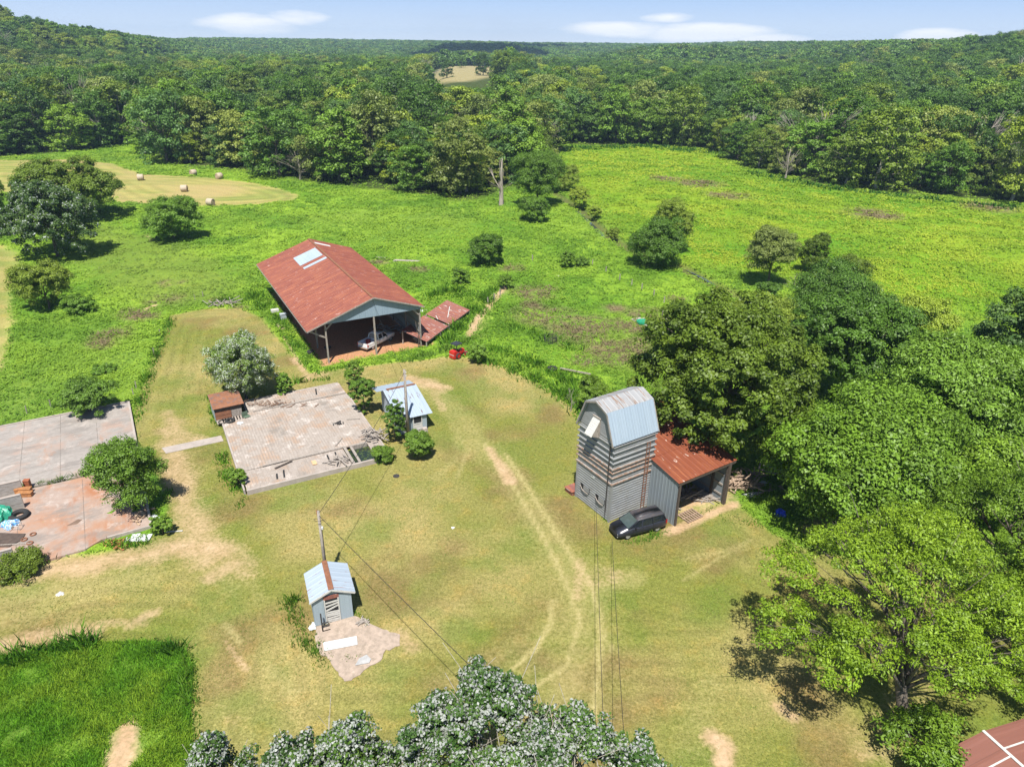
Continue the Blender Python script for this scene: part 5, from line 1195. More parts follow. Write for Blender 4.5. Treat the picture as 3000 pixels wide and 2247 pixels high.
# minivan, its left side to the camera
vx = np.array([11.94, 52.08]); hd_ = atan2(-1.19, -2.83)
vo = vx + .84*np.array([-sin(hd_), cos(hd_)])*-1 if False else vx + .84*np.array([-.39, .92])
van = thing('minivan', (vo[0], vo[1], 0), hd_, 'dark grey minivan with missing grille and faded hood parked against the tower', 'minivan')
NAVY = simple('faded_dark_paint', (.020, .022, .034), .32, .25, 1.5, col2=(.09, .09, .10), fac=(.62, .72), spec=.6)
st = [(2.56, body_sec(.70, .36, .70)), (2.46, body_sec(.84, .30, .82)), (2.2, body_sec(.93, .26, .90)), (1.55, body_sec(.975, .25, 1.02)), (1.1, body_sec(.985, .25, 1.08)), (0, body_sec(.99, .25, 1.10)), (-1.6, body_sec(.985, .26, 1.12)), (-2.25, body_sec(.97, .30, 1.12)), (-2.5, body_sec(.92, .36, 1.08)), (-2.58, body_sec(.86, .42, .95))]
loft(st).build('body', NAVY, van, True)
def gsec(hb, zb, hr, zr): return [(0, zb), (hb*.98, zb), (hb, zb+.02), (hb*.6+hr*.4, zb*.6+zr*.4), (hr, zr-.04), (hr*.9, zr), (0, zr)]
loft([(1.52, gsec(.86, 1.0, .84, 1.06)), (.42, gsec(.93, 1.02, .74, 1.68)), (-.9, gsec(.93, 1.02, .745, 1.71)), (-2.2, gsec(.92, 1.03, .72, 1.68)), (-2.50, gsec(.88, 1.03, .78, 1.12))]).build('window', GLASS, van, False)
mb = loft([(.58, [(0, 1.62), (.70, 1.60), (.73, 1.63), (.72, 1.645), (.60, 1.66), (0, 1.665)]), (.35, [(0, 1.66), (.745, 1.62), (.77, 1.66), (.74, 1.72), (.62, 1.755), (0, 1.77)]), (-.9, [(0, 1.68), (.75, 1.64), (.78, 1.68), (.75, 1.74), (.62, 1.78), (0, 1.80)]), (-2.1, [(0, 1.66), (.73, 1.62), (.75, 1.66), (.72, 1.71), (.6, 1.745), (0, 1.76)]), (-2.3, [(0, 1.60), (.70, 1.58), (.71, 1.60), (.69, 1.62), (.55, 1.64), (0, 1.65)])])
mb.build('roof', simple('sunburnt_paint', (.050, .048, .055), .5, .2, 1.2, col2=(.12, .085, .075), fac=(.55, .62), stretch=(1, 5, 1)), van, True)
mb = MB()
for s in (1, -1):
    mb.beam((1.5, s*.87, 1.06), (.40, s*.75, 1.68), .07, .06); mb.beam((.15, s*.945, 1.06), (.02, s*.775, 1.66), .08, .05); mb.beam((-1.0, s*.95, 1.06), (-1.0, s*.78, 1.68), .07, .04); mb.beam((-2.46, s*.90, 1.08), (-2.18, s*.74, 1.66), .16, .06)
mb.build('pillar', NAVY, van)
mb = MB(); mb.add([(1.50, -.80, 1.10), (1.50, .80, 1.10), (.53, .70, 1.675), (.53, -.70, 1.675)], [(0, 1, 2, 3)]); mb.build('windshield', simple('grey_windshield', (.055, .075, .072), .12, .2, spec=.6), van)
for s in (1, -1):
    mb = MB(); mb.box((.85, s*1.02, 1.12), (.12, .2, .14)); mb.build('mirror', NAVY, van)
    mb = MB(); mb.box((2.44, s*.62, .66), (.12, .28, .13), s*-.35); mb.build('headlight', simple('dull_lens', (.32, .33, .34), .3), van)
    mb = MB(); mb.box((-2.44, s*.90, .95), (.14, .14, .36)); mb.build('taillight', TAIL, van)
    for x in (1.53, -1.54): wheel(van, x, s*.86, .335, .2, ALLOY)
mb = MB()
for s in (1, -1):
    for x in (1.05, .02, -1.05): mb.box((x, s*.992, .68), (.015, .012, .7))
    mb.box((-.5, s*.994, .62), (3.2, .012, .03)); mb.box((-.35, s*.995, .93), (.16, .02, .035)); mb.box((.75, s*.0, .0), (.0, .0, .0))
mb.build('trim_line', PLASTIC, van)
mb = MB(); mb.box((2.5, 0, .50), (.18, 1.3, .30)); mb.build('grille_opening', PLASTIC, van)
mb = MB(); mb.box((2.47, .50, .42), (.16, .5, .12), .1); mb.build('broken_bumper', WHITEWOOD, van)

# pickup under the barn roof
ph = radians(60); pw = np.array([-20.1, 94.2]); po = pw + 1.95*np.array([cos(ph), sin(ph)]) + .86*np.array([-sin(ph), cos(ph)])
pk = thing('pickup_truck', (po[0], po[1], 0), ph, 'white crew cab pickup truck parked inside the red barn', 'pickup')
PW = carpaint('white_paint', (.72, .74, .77), .3)
loft([(3.05, body_sec(.84, .55, .98)), (2.9, body_sec(.95, .45, 1.08)), (2.2, body_sec(1.0, .42, 1.14)), (1.3, body_sec(1.0, .40, 1.18)), (-.72, body_sec(1.0, .40, 1.20))]).build('body', PW, pk, True)
loft([(1.45, gsec(.90, 1.12, .86, 1.18)), (.65, gsec(.93, 1.14, .76, 1.84)), (-.55, gsec(.93, 1.14, .76, 1.84)), (-.74, gsec(.92, 1.14, .86, 1.22))]).build('window', GLASS, pk)
loft([(.72, [(0, 1.80), (.74, 1.78), (.78, 1.81), (.76, 1.86), (.6, 1.90), (0, 1.915)]), (-.60, [(0, 1.80), (.74, 1.78), (.78, 1.81), (.76, 1.86), (.6, 1.90), (0, 1.915)])]).build('roof', PW, pk, True)
mb = MB()
for s in (1, -1):
    mb.beam((1.42, s*.91, 1.16), (.66, s*.775, 1.84), .08, .06); mb.beam((.3, s*.945, 1.18), (.25, s*.78, 1.82), .10, .05); mb.beam((-.70, s*.94, 1.18), (-.58, s*.77, 1.84), .14, .06)
mb.build('pillar', PW, pk)
mb = MB(); mb.box((-1.85, 0, .74), (2.3, 1.62, .08))
for s in (1, -1): mb.box((-1.86, s*.93, .86), (2.3, .16, .62))
mb.box((-.82, 0, .95), (.1, 1.8, .5)); bed = mb.build('bed', PW, pk)
mb = MB(); mb.box((-3.02, 0, .90), (.08, 1.72, .52)); mb.build('tailgate', PW, pk)
mb = MB(); mb.box((-3.15, 0, .55), (.22, 1.9, .2)); mb.build('bumper', CHROME, pk)
mb = MB(); mb.box((-3.07, 0, .98), (.03, .22, .07)); mb.build('handle', PLASTIC, pk)
for s in (1, -1):
    mb = MB(); mb.box((-3.0, s*.93, .92), (.1, .17, .42)); mb.build('taillight', TAIL, pk)
    mb = MB(); mb.box((3.0, s*.7, .85), (.08, .35, .2)); mb.build('headlight', LAMP, pk)
    mb = MB(); mb.box((1.0, s*1.08, 1.2), (.12, .2, .2)); mb.build('mirror', PLASTIC, pk)
    for x in (2.05, -1.95): wheel(pk, x, s*.88, .39, .24, ALLOY)
mb = MB()
for s in (1, -1):
    for x in (1.1, .22, -.62): mb.box((x, s*1.005, .8), (.015, .012, .7))
    for x in (.42, -.45): mb.box((x, s*1.008, 1.02), (.16, .02, .05))
mb.build('trim_line', PLASTIC, pk)
mb = MB(); mb.box((-1.5, .3, .95), (.6, .5, .4), .4); mb.box((-2.0, -.2, .88), (.7, .4, .25), -.3)
o = mb.build('red_toolbox', simple('red_plastic', (.35, .03, .025), .5)); o.location = (po[0], po[1], 0.0); o.rotation_euler = (0, 0, ph); tag(o, 'red boxes lying in the bed of the white pickup', 'toolbox')

# small red tractor with black canopy
tp = np.array([-7.75, 91.9]); th = radians(48)
tr = thing('red_tractor', (tp[0], tp[1], 0), th, 'small red tractor with black canopy standing at the lawn edge', 'tractor')
RP = simple('red_paint', (.48, .025, .018), .4, .15, 3, col2=(.30, .03, .02), fac=(.6, .7))
mb = MB(); mb.box((-.75, 0, .62), (.7, 1.0, .95)); mb.box((-.75, 0, 1.13), (.6, .9, .1)); mb.box((.1, 0, .55), (1.2, .6, .4)); mb.box((.75, 0, .78), (.8, .55, .5)); mb.build('body', RP, tr)
mb = MB(); mb.box((-1.11, 0, .66), (.03, 1.02, .06)); mb.build('stripe', WHITE, tr)
mb = MB(); mb.box((-.2, 0, .95), (.45, .5, .12)); mb.box((-.42, 0, 1.2), (.1, .5, .45)); mb.build('seat', PLASTIC, tr)
mb = MB(); mb.box((-.15, 0, 2.12), (1.25, 1.25, .07)); mb.box((-.15, 0, 2.17), (1.0, 1.0, .04)); mb.build('canopy', simple('black_canopy', (.03, .034, .042), .5), tr)
mb = MB()
for x, y in ((-.6, .45), (-.6, -.45), (.35, .45), (.35, -.45)): mb.tube([(x, y, .8), (x, y, 2.1)], .03, 6)
mb.tube([(.2, 0, .9), (.0, 0, 1.25)], .025, 6); mb.ring((-.02, 0, 1.26), .18, .02, 14, 6, (.5, 0, .9)); mb.build('canopy_post', IRON, tr)
mb = MB()
for s in (1, -1): mb.beam((.2, s*.5, .9), (1.5, s*.5, .5), .08, .12)
mb.build('loader_arm', RP, tr)
mb = MB(); mb.extrude([(0, 0), (.45, 0), (.4, .08), (.08, .1), (.05, .45), (0, .45)], (1.45, -.6, .1), (1, 0, 0), (0, 0, 1), (0, 1.2, 0)); mb.build('bucket', simple('worn_steel', (.40, .40, .41), .5, metal=.4), tr)
for s in (1, -1):
    wheel(tr, -.35, s*.62, .45, .26, RP); wheel(tr, .95, s*.48, .28, .18, RP)

# ------------------------------------------------------------------ poles and wires
def pole(px_, py_, Hh, lab, r=.13):
    q = at(px_, py_); o = thing('utility_pole', (q[0], q[1], 0), 0, lab, 'pole', 'wooden utility poles')
    mb = MB(); mb.tube([(0, 0, -.3), (0, 0, Hh*.5), (0, 0, Hh)], [r*1.15, r, r*.8], 9); mb.build('pole_shaft', OLDWOOD, o, True); return o, q
p1, q1 = pole(958, 1699, 6.9, 'shorter wooden pole with lamp and wire coil behind the little grey shed')
mb = MB(); mb.box((.18, -.05, 5.3), (.14, .14, .2)); mb.tube([(.1, 0, 5.5), (.18, 0, 5.42)], .02, 5); mb.build('lamp', WHITE, p1)
mb = MB(); mb.ring((-.12, -.1, 6.1), .28, .018, 18, 5, (.3, .4, .9)); mb.ring((.3, 0, 6.05), .22, .018, 18, 5, (-.3, .5, .8)); mb.build('wire_coil', IRON, p1)
mb = MB(); mb.tube([(.14, -.08, 0), (.14, -.08, 5.2)], .03, 6); mb.build('conduit', IRON, p1)
mb = MB(); mb.box((-.12, 0, 6.75), (.05, .12, .45)); mb.build('rust_plate', BROWNWOOD, p1)
p2, q2 = pole(1196, 1280, 8.3, 'tall bare wooden pole standing before the tin-roofed house', .16)
mb = MB()
for z in (8.0, 7.6): mb.cyl((.16, 0, z), .05, .14, 8)
mb.build('insulator', WHITE, p2)
def wire(a, b_, sag, lab, r=.022):
    a, b_ = np.array(a), np.array(b_); pts = []
    for i in range(25):
        f = i/24; q = a*(1-f)+b_*f; q[2] -= sag*4*f*(1-f); pts.append(q)
    o = MB().tube(pts, r, 5).build('overhead_wire', PLASTIC); tag(o, lab, 'wire', 'overhead wires')
wire((q1[0], q1[1], 6.6), (q2[0], q2[1], 8.0), .5, 'wire strung between the two wooden poles')
e_ = at(1411, 1972, 7.2); e_ = np.array([q1[0], q1[1], 6.5])+1.7*(e_-np.array([q1[0], q1[1], 6.5]))
wire((q1[0], q1[1], 6.5), e_, .3, 'wire from the shorter pole down toward the silver poplars')
wire((q2[0], q2[1], 7.9), loc2w(BO, BR, 6.8, -.1, 8.1), .5, 'thin wire from the tall pole to the barn gable', .016)
a_ = loc2w(TO, TR, -.1, 1.9, 1.6); b_ = at(1768, 2110, 6.0); wire(a_, np.array(a_)+1.3*(b_-np.array(a_)), .25, 'straight wire in place of a wire shadow from the tower wall to the bottom edge', .018)  # wire added where the shadow of an unseen overhead wire crosses lawn and wall
a_ = at(1793, 1582, .9); b_ = at(1826, 2110, 6.0); wire(a_, a_+1.3*(b_-a_), .25, 'straight wire running from the minivan front to the bottom edge', .018)

# ------------------------------------------------------------------ hay bales
HAYM = simple('hay', (.40, .30, .19), .95, .25, 5, col2=(.28, .19, .11), fac=(.5, .65))
HAYS = simple('hay_wrap', (.42, .345, .26), .9, .15, 6, stretch=(1, 1, 1))
for i, (x, y, a, lab) in enumerate(((413, 529, 20, 'round hay bale standing alone at left on the hay field'), (567, 515, 60, 'farthest round hay bale by the trees at the top of the hay field'), (643, 525, 60, 'round hay bale at the right end beside the tree line'), (541, 562, 10, 'round hay bale in the middle of the hay field'), (618, 603, -15, 'nearest round hay bale at the lower edge of the hay field'))):
    q = at(x, y); o = thing('hay_bale', (q[0], q[1], 0), radians(a), lab, 'hay bale', 'round hay bales on the mown field')
    mb = MB(); mb.tube([(-.85, 0, .95), (-.80, 0, .95), (.80, 0, .95), (.85, 0, .95)], [.88, .95, .95, .88], 22); mb.build('bale', HAYS, o, True)
    mb = MB()
    for s in (-.865, .865):
        for r in (.2, .42, .64, .82): mb.ring((s, 0, .95), r, .035, 20, 5, (1, 0, 0))
    mb.build('end_face', HAYM, o)

# ------------------------------------------------------------------ junk, fences and small things
def put(mb, name, mat, lab, cat, xy, rz=0, z=0, group=None, smooth=False):
    o = mb.build(name, mat, None, smooth); o.location = (float(xy[0]), float(xy[1]), z); o.rotation_euler = (0, 0, rz); return tag(o, lab, cat, group)
def L2(x, y): return loc2w(LO, LR, x, y)[:2]
def F2(x, y): return loc2w(FO, FR_, x, y)[:2]
def lump(R, h, seed, nu=26, nv=12, f=.35):
    rng = np.random.default_rng(seed); V = []; F = []; ph_ = rng.random(6)*6.28
    for j in range(nv+1):
        for i in range(nu):
            a = 2*pi*i/nu; e = (pi/2)*j/nv
            s = 1+f*(.5*sin(3*a+ph_[0])+.35*sin(5*a+ph_[1]+3*e)+.3*sin(8*a+ph_[2]-5*e)+.3*rng.normal()*.3)
            V.append((R[0]*cos(a)*cos(e)**.8*s, R[1]*sin(a)*cos(e)**.8*s, h*sin(e)*(.85+.3*(s-1))))
    for j in range(nv):
        for i in range(nu): F.append((j*nu+i, j*nu+(i+1) % nu, (j+1)*nu+(i+1) % nu, (j+1)*nu+i))
    return MB().add(V, F)
put(lump((1.0, .8), 1.5, 3), 'green_tarp', simple('green_tarp', (.02, .26, .16), .4, .35, 3), 'crumpled green tarpaulin heap by the block walls', 'tarpaulin', L2(-11.75, 8.2), 0, .2)
put(MB().ring((0, 0, .22), .62, .24, 24, 8, (0, 0, 1), .8), 'big_tyre', RUBBER, 'large black tyre lying beside the green tarpaulin', 'tyre', L2(-10.3, 7.6), 0, .27, 'old tyres', True)
put(lump((.7, .6), .55, 9), 'blue_bag', simple('blue_bag', (.10, .30, .60), .4, .3, 3, col2=(.55, .62, .68), fac=(.5, .56)), 'blue and white plastic bag beside the large black tyre', 'bag', L2(-11.0, 6.5), 0, .25)
mb = MB()
for a, b_ in (((-.4, -.3, .5), (.4, -.3, .5)), ((.4, -.3, .5), (.4, .3, .55)), ((.4, .3, .55), (-.4, .3, .55)), ((-.4, .3, .55), (-.4, -.3, .5)), ((-.4, -.3, .5), (-.4, -.3, 0)), ((.4, -.3, .5), (.4, -.3, 0)), ((.4, .3, .55), (.4, .3, 0)), ((-.4, .3, .55), (-.4, .3, 0))): mb.tube([a, b_], .025, 6)
put(mb, 'metal_frame', WHITEWOOD, 'empty pale metal chair frame on the left slab', 'frame', L2(-10.5, 5.6), .2, .27)
put(MB().prism([(-1.9, -1.0), (1.0, -.9), (1.5, .1), (1.3, .9), (-1.9, 1.0)], 0, .07), 'soil_patch', simple('dark_soil', (.075, .055, .045), .95, .4, 3), 'dark soil spread in the corner of the left slab', 'soil heap', L2(-11.3, 4.2), 0, .27)
put(MB().beam((-1.7, 0, .05), (1.7, 0, .05), .1, .1), 'long_plank', OLDWOOD, 'long plank edging the dark soil on the left slab', 'plank', L2(-10.8, 3.2), .12, .27)
for i, (x, y) in enumerate(((-9.15, 3.95), (-9.8, 3.45), (-9.35, 2.65))):
    put(MB().ring((0, 0, .06), .22, .06, 14, 6), 'rusty_ring', RUSTIRON, ('rusty iron ring nearest the chair frame', 'rusty iron ring at the end of the long plank', 'rusty iron ring nearest the low pale wall')[i], 'iron ring', L2(x, y), 0, .27, 'rusty rings on the left slab')
mb = MB(); mb.box((0, 0, .2), (1.3, .5, .4)); mb.box((0, -.02, .42), (1.34, .56, .05)); put(mb, 'brown_chest', BROWNWOOD, 'low orange-brown wooden chest nearest the middle block wall', 'chest', L2(-9.95, 11.2), .1, .27, 'brown furniture by the walls')
mb = MB(); mb.box((0, 0, .25), (1.4, .5, .5)); mb.box((0, 0, .52), (1.45, .55, .05)); put(mb, 'brown_chest', BROWNWOOD, 'longer brown wooden chest between the block walls', 'chest', L2(-10.1, 11.85), .15, .27, 'brown furniture by the walls')
mb = MB(); mb.box((0, 0, .45), (.5, .45, .9)); mb.box((0, 0, .92), (.55, .5, .05)); put(mb, 'brown_cabinet', simple('red_brown_wood', (.28, .09, .04), .7, .25, 3), 'upright red-brown cabinet at the end of the far block wall', 'cabinet', L2(-9.75, 12.6), .2, .27, 'brown furniture by the walls')
mb = MB(); mb.box((0, 0, .05), (2.1, .95, .06)); mb.box((-.3, .25, .12), (.7, .5, .08), .2); put(mb, 'white_board', WHITE, 'white boards lying at the front curb of the left slab', 'board', L2(-1.1, -.75), .1, .03)
rng = np.random.default_rng(8)
def heap(n, R, L, wd, mat, name, lab, cat, xy, rz=0, z=0, hgt=.4, seed=1, group=None):
    rg = np.random.default_rng(seed); mb = MB()
    for i in range(n):
        p0 = np.array([rg.normal()*R[0]*.5, rg.normal()*R[1]*.5, .05+abs(rg.normal())*hgt*.5]); a = rg.random()*6.28; l = L*(.5+.8*rg.random())
        d = np.array([cos(a), sin(a), rg.normal()*.12])*l/2; mb.beam(p0-d, p0+d, wd*(.7+.6*rg.random()), wd*(.5+.5*rg.random()))
    return put(mb, name, mat, lab, cat, xy, rz, z, group)
heap(34, (1.0, .6), .35, .12, BROWNWOOD, 'brick_rubble', 'orange brick rubble at the left slab front edge', 'rubble', L2(-2.9, -.75), 0, .02, .25, 3)
heap(22, (.5, 1.2), .4, .14, simple('tan_debris', (.42, .30, .20), .9, .3), 'debris', 'tan debris in the corner of the near left slab', 'rubble', L2(-.7, 2.2), 0, .27, .15, 4)
put(MB().prism([(-.5, -.4), (.35, -.25), (.6, .35), (.2, .5)], 0, .012), 'dark_patch', simple('damp_patch', (.16, .105, .075), .8), 'dark brown damp patch on the near left slab', 'patch', L2(-6.0, 4.2), .2, .263)
put(lump((.5, .3), .12, 21), 'white_bag', WHITE, 'white torn bag at the near edge of the left slab', 'bag', at(230, 1612)[:2], 0, .02)
put(lump((.4, .3), .3, 22), 'white_bag', WHITE, 'white bag in the grass under the round bright tree', 'bag', at(452, 1518)[:2], 0, .05)
put(MB().beam((-.8, 0, .06), (.8, 0, .06), .12, .05), 'plank', WHITEWOOD, 'pale plank in the grass right of the slab corner bush', 'plank', at(508, 1558)[:2], .15)
put(MB().beam((-.5, 0, .1), (.5, 0, .1), .18, .05), 'plank', WHITEWOOD, 'white board near the low pale wall', 'plank', at(68, 1640)[:2], .8, .2)
# on the wooden floor
put(MB().ring((0, 0, .12), .42, .13, 20, 8), 'tyre', RUBBER, 'black tyre in front of the rusty hut', 'tyre', F2(.5, 15.4), 0, .52, 'old tyres', True)
put(MB().ring((0, 0, .06), .44, .05, 20, 6), 'tyre', RUBBER, 'thin black rubber hoop beside the hut tyre', 'tyre', F2(-.3, 15.6), 0, .52, 'old tyres', True)
heap(46, (1.5, 1.0), 1.1, .12, OLDWOOD, 'timber_pile', 'grey broken timber heap beside the flooded pit', 'timber pile', F2(14.0, 4.6), 0, .5, .6, 5)
heap(24, (1.0, .7), 1.0, .10, OLDWOOD, 'timber_pile', 'broken boards lying at the front of the wooden floor left of the pit', 'timber pile', F2(9.3, 1.2), 0, .5, .2, 6)
heap(50, (4.5, 1.0), .9, .07, simple('rotten_wood', (.22, .14, .10), .9, .3), 'rotten_debris', 'brown rotten debris along the back of the wooden floor', 'debris', F2(6.0, 17.6), 0, .48, .15, 7)
heap(14, (.5, .4), .3, .10, IRON, 'scrap', 'small dark scrap heap in the middle of the wooden floor', 'scrap', F2(11.3, 9.3), 0, .52, .15, 8)
for i, (x, y, a, l, lab) in enumerate(((3.3, 3.9, .05, 2.6, 'long pale plank left on the floor front'), (4.0, 3.2, .35, 2.0, 'dark plank slanting across the floor front'), (13.2, 9.6, -.35, 1.5, 'weathered plank near the tin-roofed house'), (10.3, 5.2, .9, 1.7, 'plank pointing at the flooded pit'), (5.4, 17.0, .1, 2.2, 'dark plank at the back of the floor by the willow'))):
    put(MB().beam((-l/2, 0, .05), (l/2, 0, .05), .16, .06), 'plank', DARKWOOD if i in (1, 4) else OLDWOOD, lab, 'plank', F2(x, y), FR_+a, .53, 'loose planks on the wooden floor')
put(MB().box((0, 0, .06), (.45, .75, .1)), 'tan_cushion', simple('tan_card', (.55, .36, .20), .8), 'tan cardboard piece at the front of the wooden floor', 'cardboard', F2(6.9, 2.2), FR_, .48)
put(MB().box((0, 0, .3), (.7, .08, .6)).box((.1, -.25, .05), (.7, .5, .06)), 'green_chair', simple('green_frame', (.09, .13, .09), .6), 'broken dark green chair beside the rusty hut', 'chair', F2(2.2, 15.9), FR_+.3, .52)
put(lump((.35, .3), .15, 31), 'white_rag', WHITE, 'white rag on the floor by the hut tyre', 'rag', F2(1.4, 14.4), 0, .53)
# in front of the little shed
pad = [(440, 1170), (560, 1130), (770, 1075), (830, 1100), (960, 1150), (1060, 1190), (1180, 1230), (1170, 1330), (1060, 1370), (990, 1480), (860, 1550), (750, 1640), (640, 1600), (590, 1500), (480, 1400), (425, 1290)]
pp = [at(780+x/3.013, 1450+y/3.013)[:2] for x, y in pad]; c0 = np.mean(pp, 0); jr = np.random.default_rng(12); out = []
for i in range(len(pp)):
    a, b_ = pp[i], pp[(i+1) % len(pp)]
    for f in (0, .33, .66): out.append(a*(1-f)+b_*f-c0+jr.normal(size=2)*.09)
put(MB().prism(out, -.1, .06), 'concrete_pad', simple('pale_rubble_pad', (.36, .285, .23), .95, .25, 1.5, col2=(.26, .21, .165), fac=(.45, .65), bump=.5), 'broken pale concrete pad in front of the little grey shed', 'pad', c0)
put(MB().sheet((-1.2, -.4, .0), (2.4, 0, 0), (0, .85, 0), .42, .015, .03), 'white_metal_sheet', WHITE, 'white metal sheet lying on the broken pad', 'metal sheet', at(998, 1888)[:2], radians(16), .12)
put(MB().prism([(-.55, -.35), (.45, -.4), (.6, -.1), (.35, .4), (-.2, .2)], 0, .05), 'car_hood', simple('grey_panel', (.36, .36, .36), .5), 'grey bent panel beside the grass tuft on the pad', 'panel', at(1062, 1936)[:2], .3, .09)
mb = MB(); mb.beam((0, 0, 0), (0, 0, 1.5), .1, .1); mb.beam((0, 0, .5), (.5, 0, .55), .07, .07); mb.beam((0, 0, .25), (.5, 0, .3), .07, .07); mb.beam((0, -.3, .03), (.55, -.3, .03), .1, .06); mb.beam((0, -.35, .03), (0, .2, .03), .1, .06)
put(mb, 'iron_stand', IRON, 'black iron stand left of the broken white door', 'stand', at(945, 1842)[:2], SR)
put(lump((.25, .4), .15, 33), 'white_scrap', WHITE, 'white scrap in the weeds left of the little shed', 'scrap', at(916, 1838)[:2], 0, .08)
heap(14, (.5, .3), .5, .09, OLDWOOD, 'stone_rubble', 'broken rubble at the right corner of the little shed', 'rubble', at(1068, 1825)[:2], 0, .05, .15, 9)
# on the lawn
put(MB().cyl((0, 0, .03), .33, .06, 20), 'manhole_cover', IRON, 'round dark lid set in the lawn below the wooden floor', 'lid', at(1161, 1395)[:2])
put(lump((.15, .15), .08, 34), 'white_litter', WHITE, 'tiny white litter in the middle of the lawn', 'litter', at(1327, 1546)[:2], 0, 0)
put(lump((.3, .25), .1, 35), 'white_litter', WHITEWOOD, 'pale litter on the dry grass at the left', 'litter', at(176, 1740)[:2], 0, 0)
# septic pad with green lid
tk = [at(x, y)[:2] for x, y in ((1848, 937), (1868, 932), (1893, 932), (1915, 945), (1940, 962), (1925, 970), (1900, 960), (1872, 947))]; tc0 = np.mean(tk, 0)
put(MB().prism([q-tc0 for q in tk], -.2, .14), 'tank_pad', PLAINCONC, 'pale concrete tank top in the weedy pen', 'pad', tc0)
q = at(1882, 945, .15)[:2]; o = put(MB().cyl((0, 0, .15), .95, .3, 22).cyl((0, 0, .33), .75, .08, 22), 'septic_cover', simple('green_plastic', (.02, .26, .14), .5), 'round green plastic lid on the pale tank top', 'lid', q, 0, .14)
put(MB().cyl((0, 0, .2), .6, .4, 14), 'rusty_drum', RUSTIRON, 'rusty brown drum end beside the tank top', 'drum', at(1912, 966)[:2])
# by the open shed
def T2(x, y): return loc2w(TO, TR, x, y)[:2]
mb = MB()
for i in range(7): mb.beam((-.9+.3*i, -.75, .12), (-.9+.3*i, .75, .12), .12, .05)
for y in (-.65, 0, .65): mb.beam((-1, y, .05), (1, y, .05), .1, .08)
put(mb, 'pallet', simple('pallet_wood', (.27, .19, .14), .9, .3, 3), 'wooden pallet on the ground at the open shed front', 'pallet', T2(7.1, -3.4), TR)
heap(26, (2.2, 1.2), 2.4, .12, OLDWOOD, 'lumber_pile', 'heap of grey lumber stored inside the open shed', 'timber pile', T2(8.6, -.5), TR, 0, .7, 11)
heap(16, (.8, 1.2), 2.0, .12, OLDWOOD, 'lumber_pile', 'pale boards lying along the right wall inside the open shed', 'timber pile', T2(10.6, -2.0), TR, 0, .4, 12)
heap(110, (2.4, 1.7), 1.5, .11, simple('brush_wood', (.36, .27, .20), .9, .35, 3, col2=(.24, .16, .11)), 'brush_pile', 'big tan pile of broken wood right of the open shed', 'wood pile', at(2185, 1420)[:2], .5, 0, .9, 13)
put(lump((1.0, .5), .3, 41), 'white_tarp', WHITE, 'white crumpled tarp in front of the wood pile', 'tarp', at(2205, 1452)[:2], .2)
put(lump((.8, .45), .3, 42), 'grey_tarp', simple('grey_tarp', (.42, .43, .45), .6), 'grey tarp behind the wood pile', 'tarp', at(2238, 1418)[:2], .2)
put(lump((.55, .5), .7, 43), 'blue_tarp', simple('blue_tarp', (.01, .05, .55), .4, .3), 'bright blue tarp bundle in the shade right of the wood pile', 'tarp', at(2284, 1508)[:2], .2)
mb = MB()
for i in range(3):
    mb.box((i*2.2, 0, .6), (.18, .18, 1.3))
for z in (.5, 1.05): mb.beam((0, -.08, z), (4.4, -.08, z-.05), .06, .16)
put(mb, 'rail_fence', OLDWOOD, 'short grey rail fence behind the wood pile', 'fence', at(2222, 1385)[:2], radians(-28))
# fence lines: posts one by one
FPOST = MB().box((0, 0, .6), (.16, .16, 1.3)).build('fence_post', OLDWOOD)
fpts = [(1735, 778), (1775, 800), (1815, 822), (1850, 838), (1880, 850), (1915, 868), (1945, 890), (1940, 930), (1950, 955)]
first_ = True
for i, (x, y) in enumerate(fpts+[(1465, 868), (1448, 880), (1430, 892), (1560, 765), (572, 880), (596, 872), (400, 1140), (392, 1160), (452, 1040), (470, 985), (80, 1212), (150, 1195)]):
    q = at(x, y); o = FPOST if first_ else FPOST.copy()
    if not first_: COL.objects.link(o)
    first_ = False; o.location = (q[0], q[1], 0); o.rotation_euler = (.05*sin(i*3), .06*cos(i*5), i)
    if i < len(fpts): tag(o, 'weathered fence post along the weedy pen above the tank top', 'fence post', 'fence posts of the weedy pen')
    elif i < len(fpts)+4: tag(o, 'weathered fence post along the grass lane behind the fallen shelter', 'fence post', 'fence posts of the grass lane')
    else: o.scale = (.55, .55, .85); tag(o, 'thin fence post left of the mown strip', 'fence post', 'fence posts left of the mown strip')
heap(26, (3.0, .5), 2.6, .10, OLDWOOD, 'fallen_fence', 'fallen grey fence boards at the far end of the mown strip', 'fence', at(655, 895)[:2], .3, .2, .5, 14)
put(MB().box((0, 0, .3), (1.2, .8, .5)), 'white_crate', WHITEWOOD, 'white crate under the left eave of the barn', 'crate', loc2w(BO, BR, -2.4, 24)[:2], BR)
put(MB().box((0, 0, .5), (.9, .7, 1.0)).box((0, 0, 1.02), (1, .8, .06)), 'grey_cabinet', simple('grey_metal', (.36, .40, .44), .5), 'pale grey metal cabinet under the left eave of the barn', 'cabinet', loc2w(BO, BR, -1.9, 20)[:2], BR)
put(MB().box((0, 0, .15), (.6, 2.6, .35)), 'timber_beam', simple('tan_timber', (.45, .33, .22), .9), 'tan timber beam on the bare soil left of the barn', 'beam', loc2w(BO, BR, -3.1, 16.5)[:2], BR+.1)
put(MB().ring((0, 0, .16), .36, .15, 18, 8).ring((0, 0, .46), .36, .15, 18, 8), 'stacked_tyres', RUBBER, 'black tyre stack at the near left corner under the barn roof', 'tyres', loc2w(BO, BR, -1.5, 4.2)[:2], 0, 0, None, True)
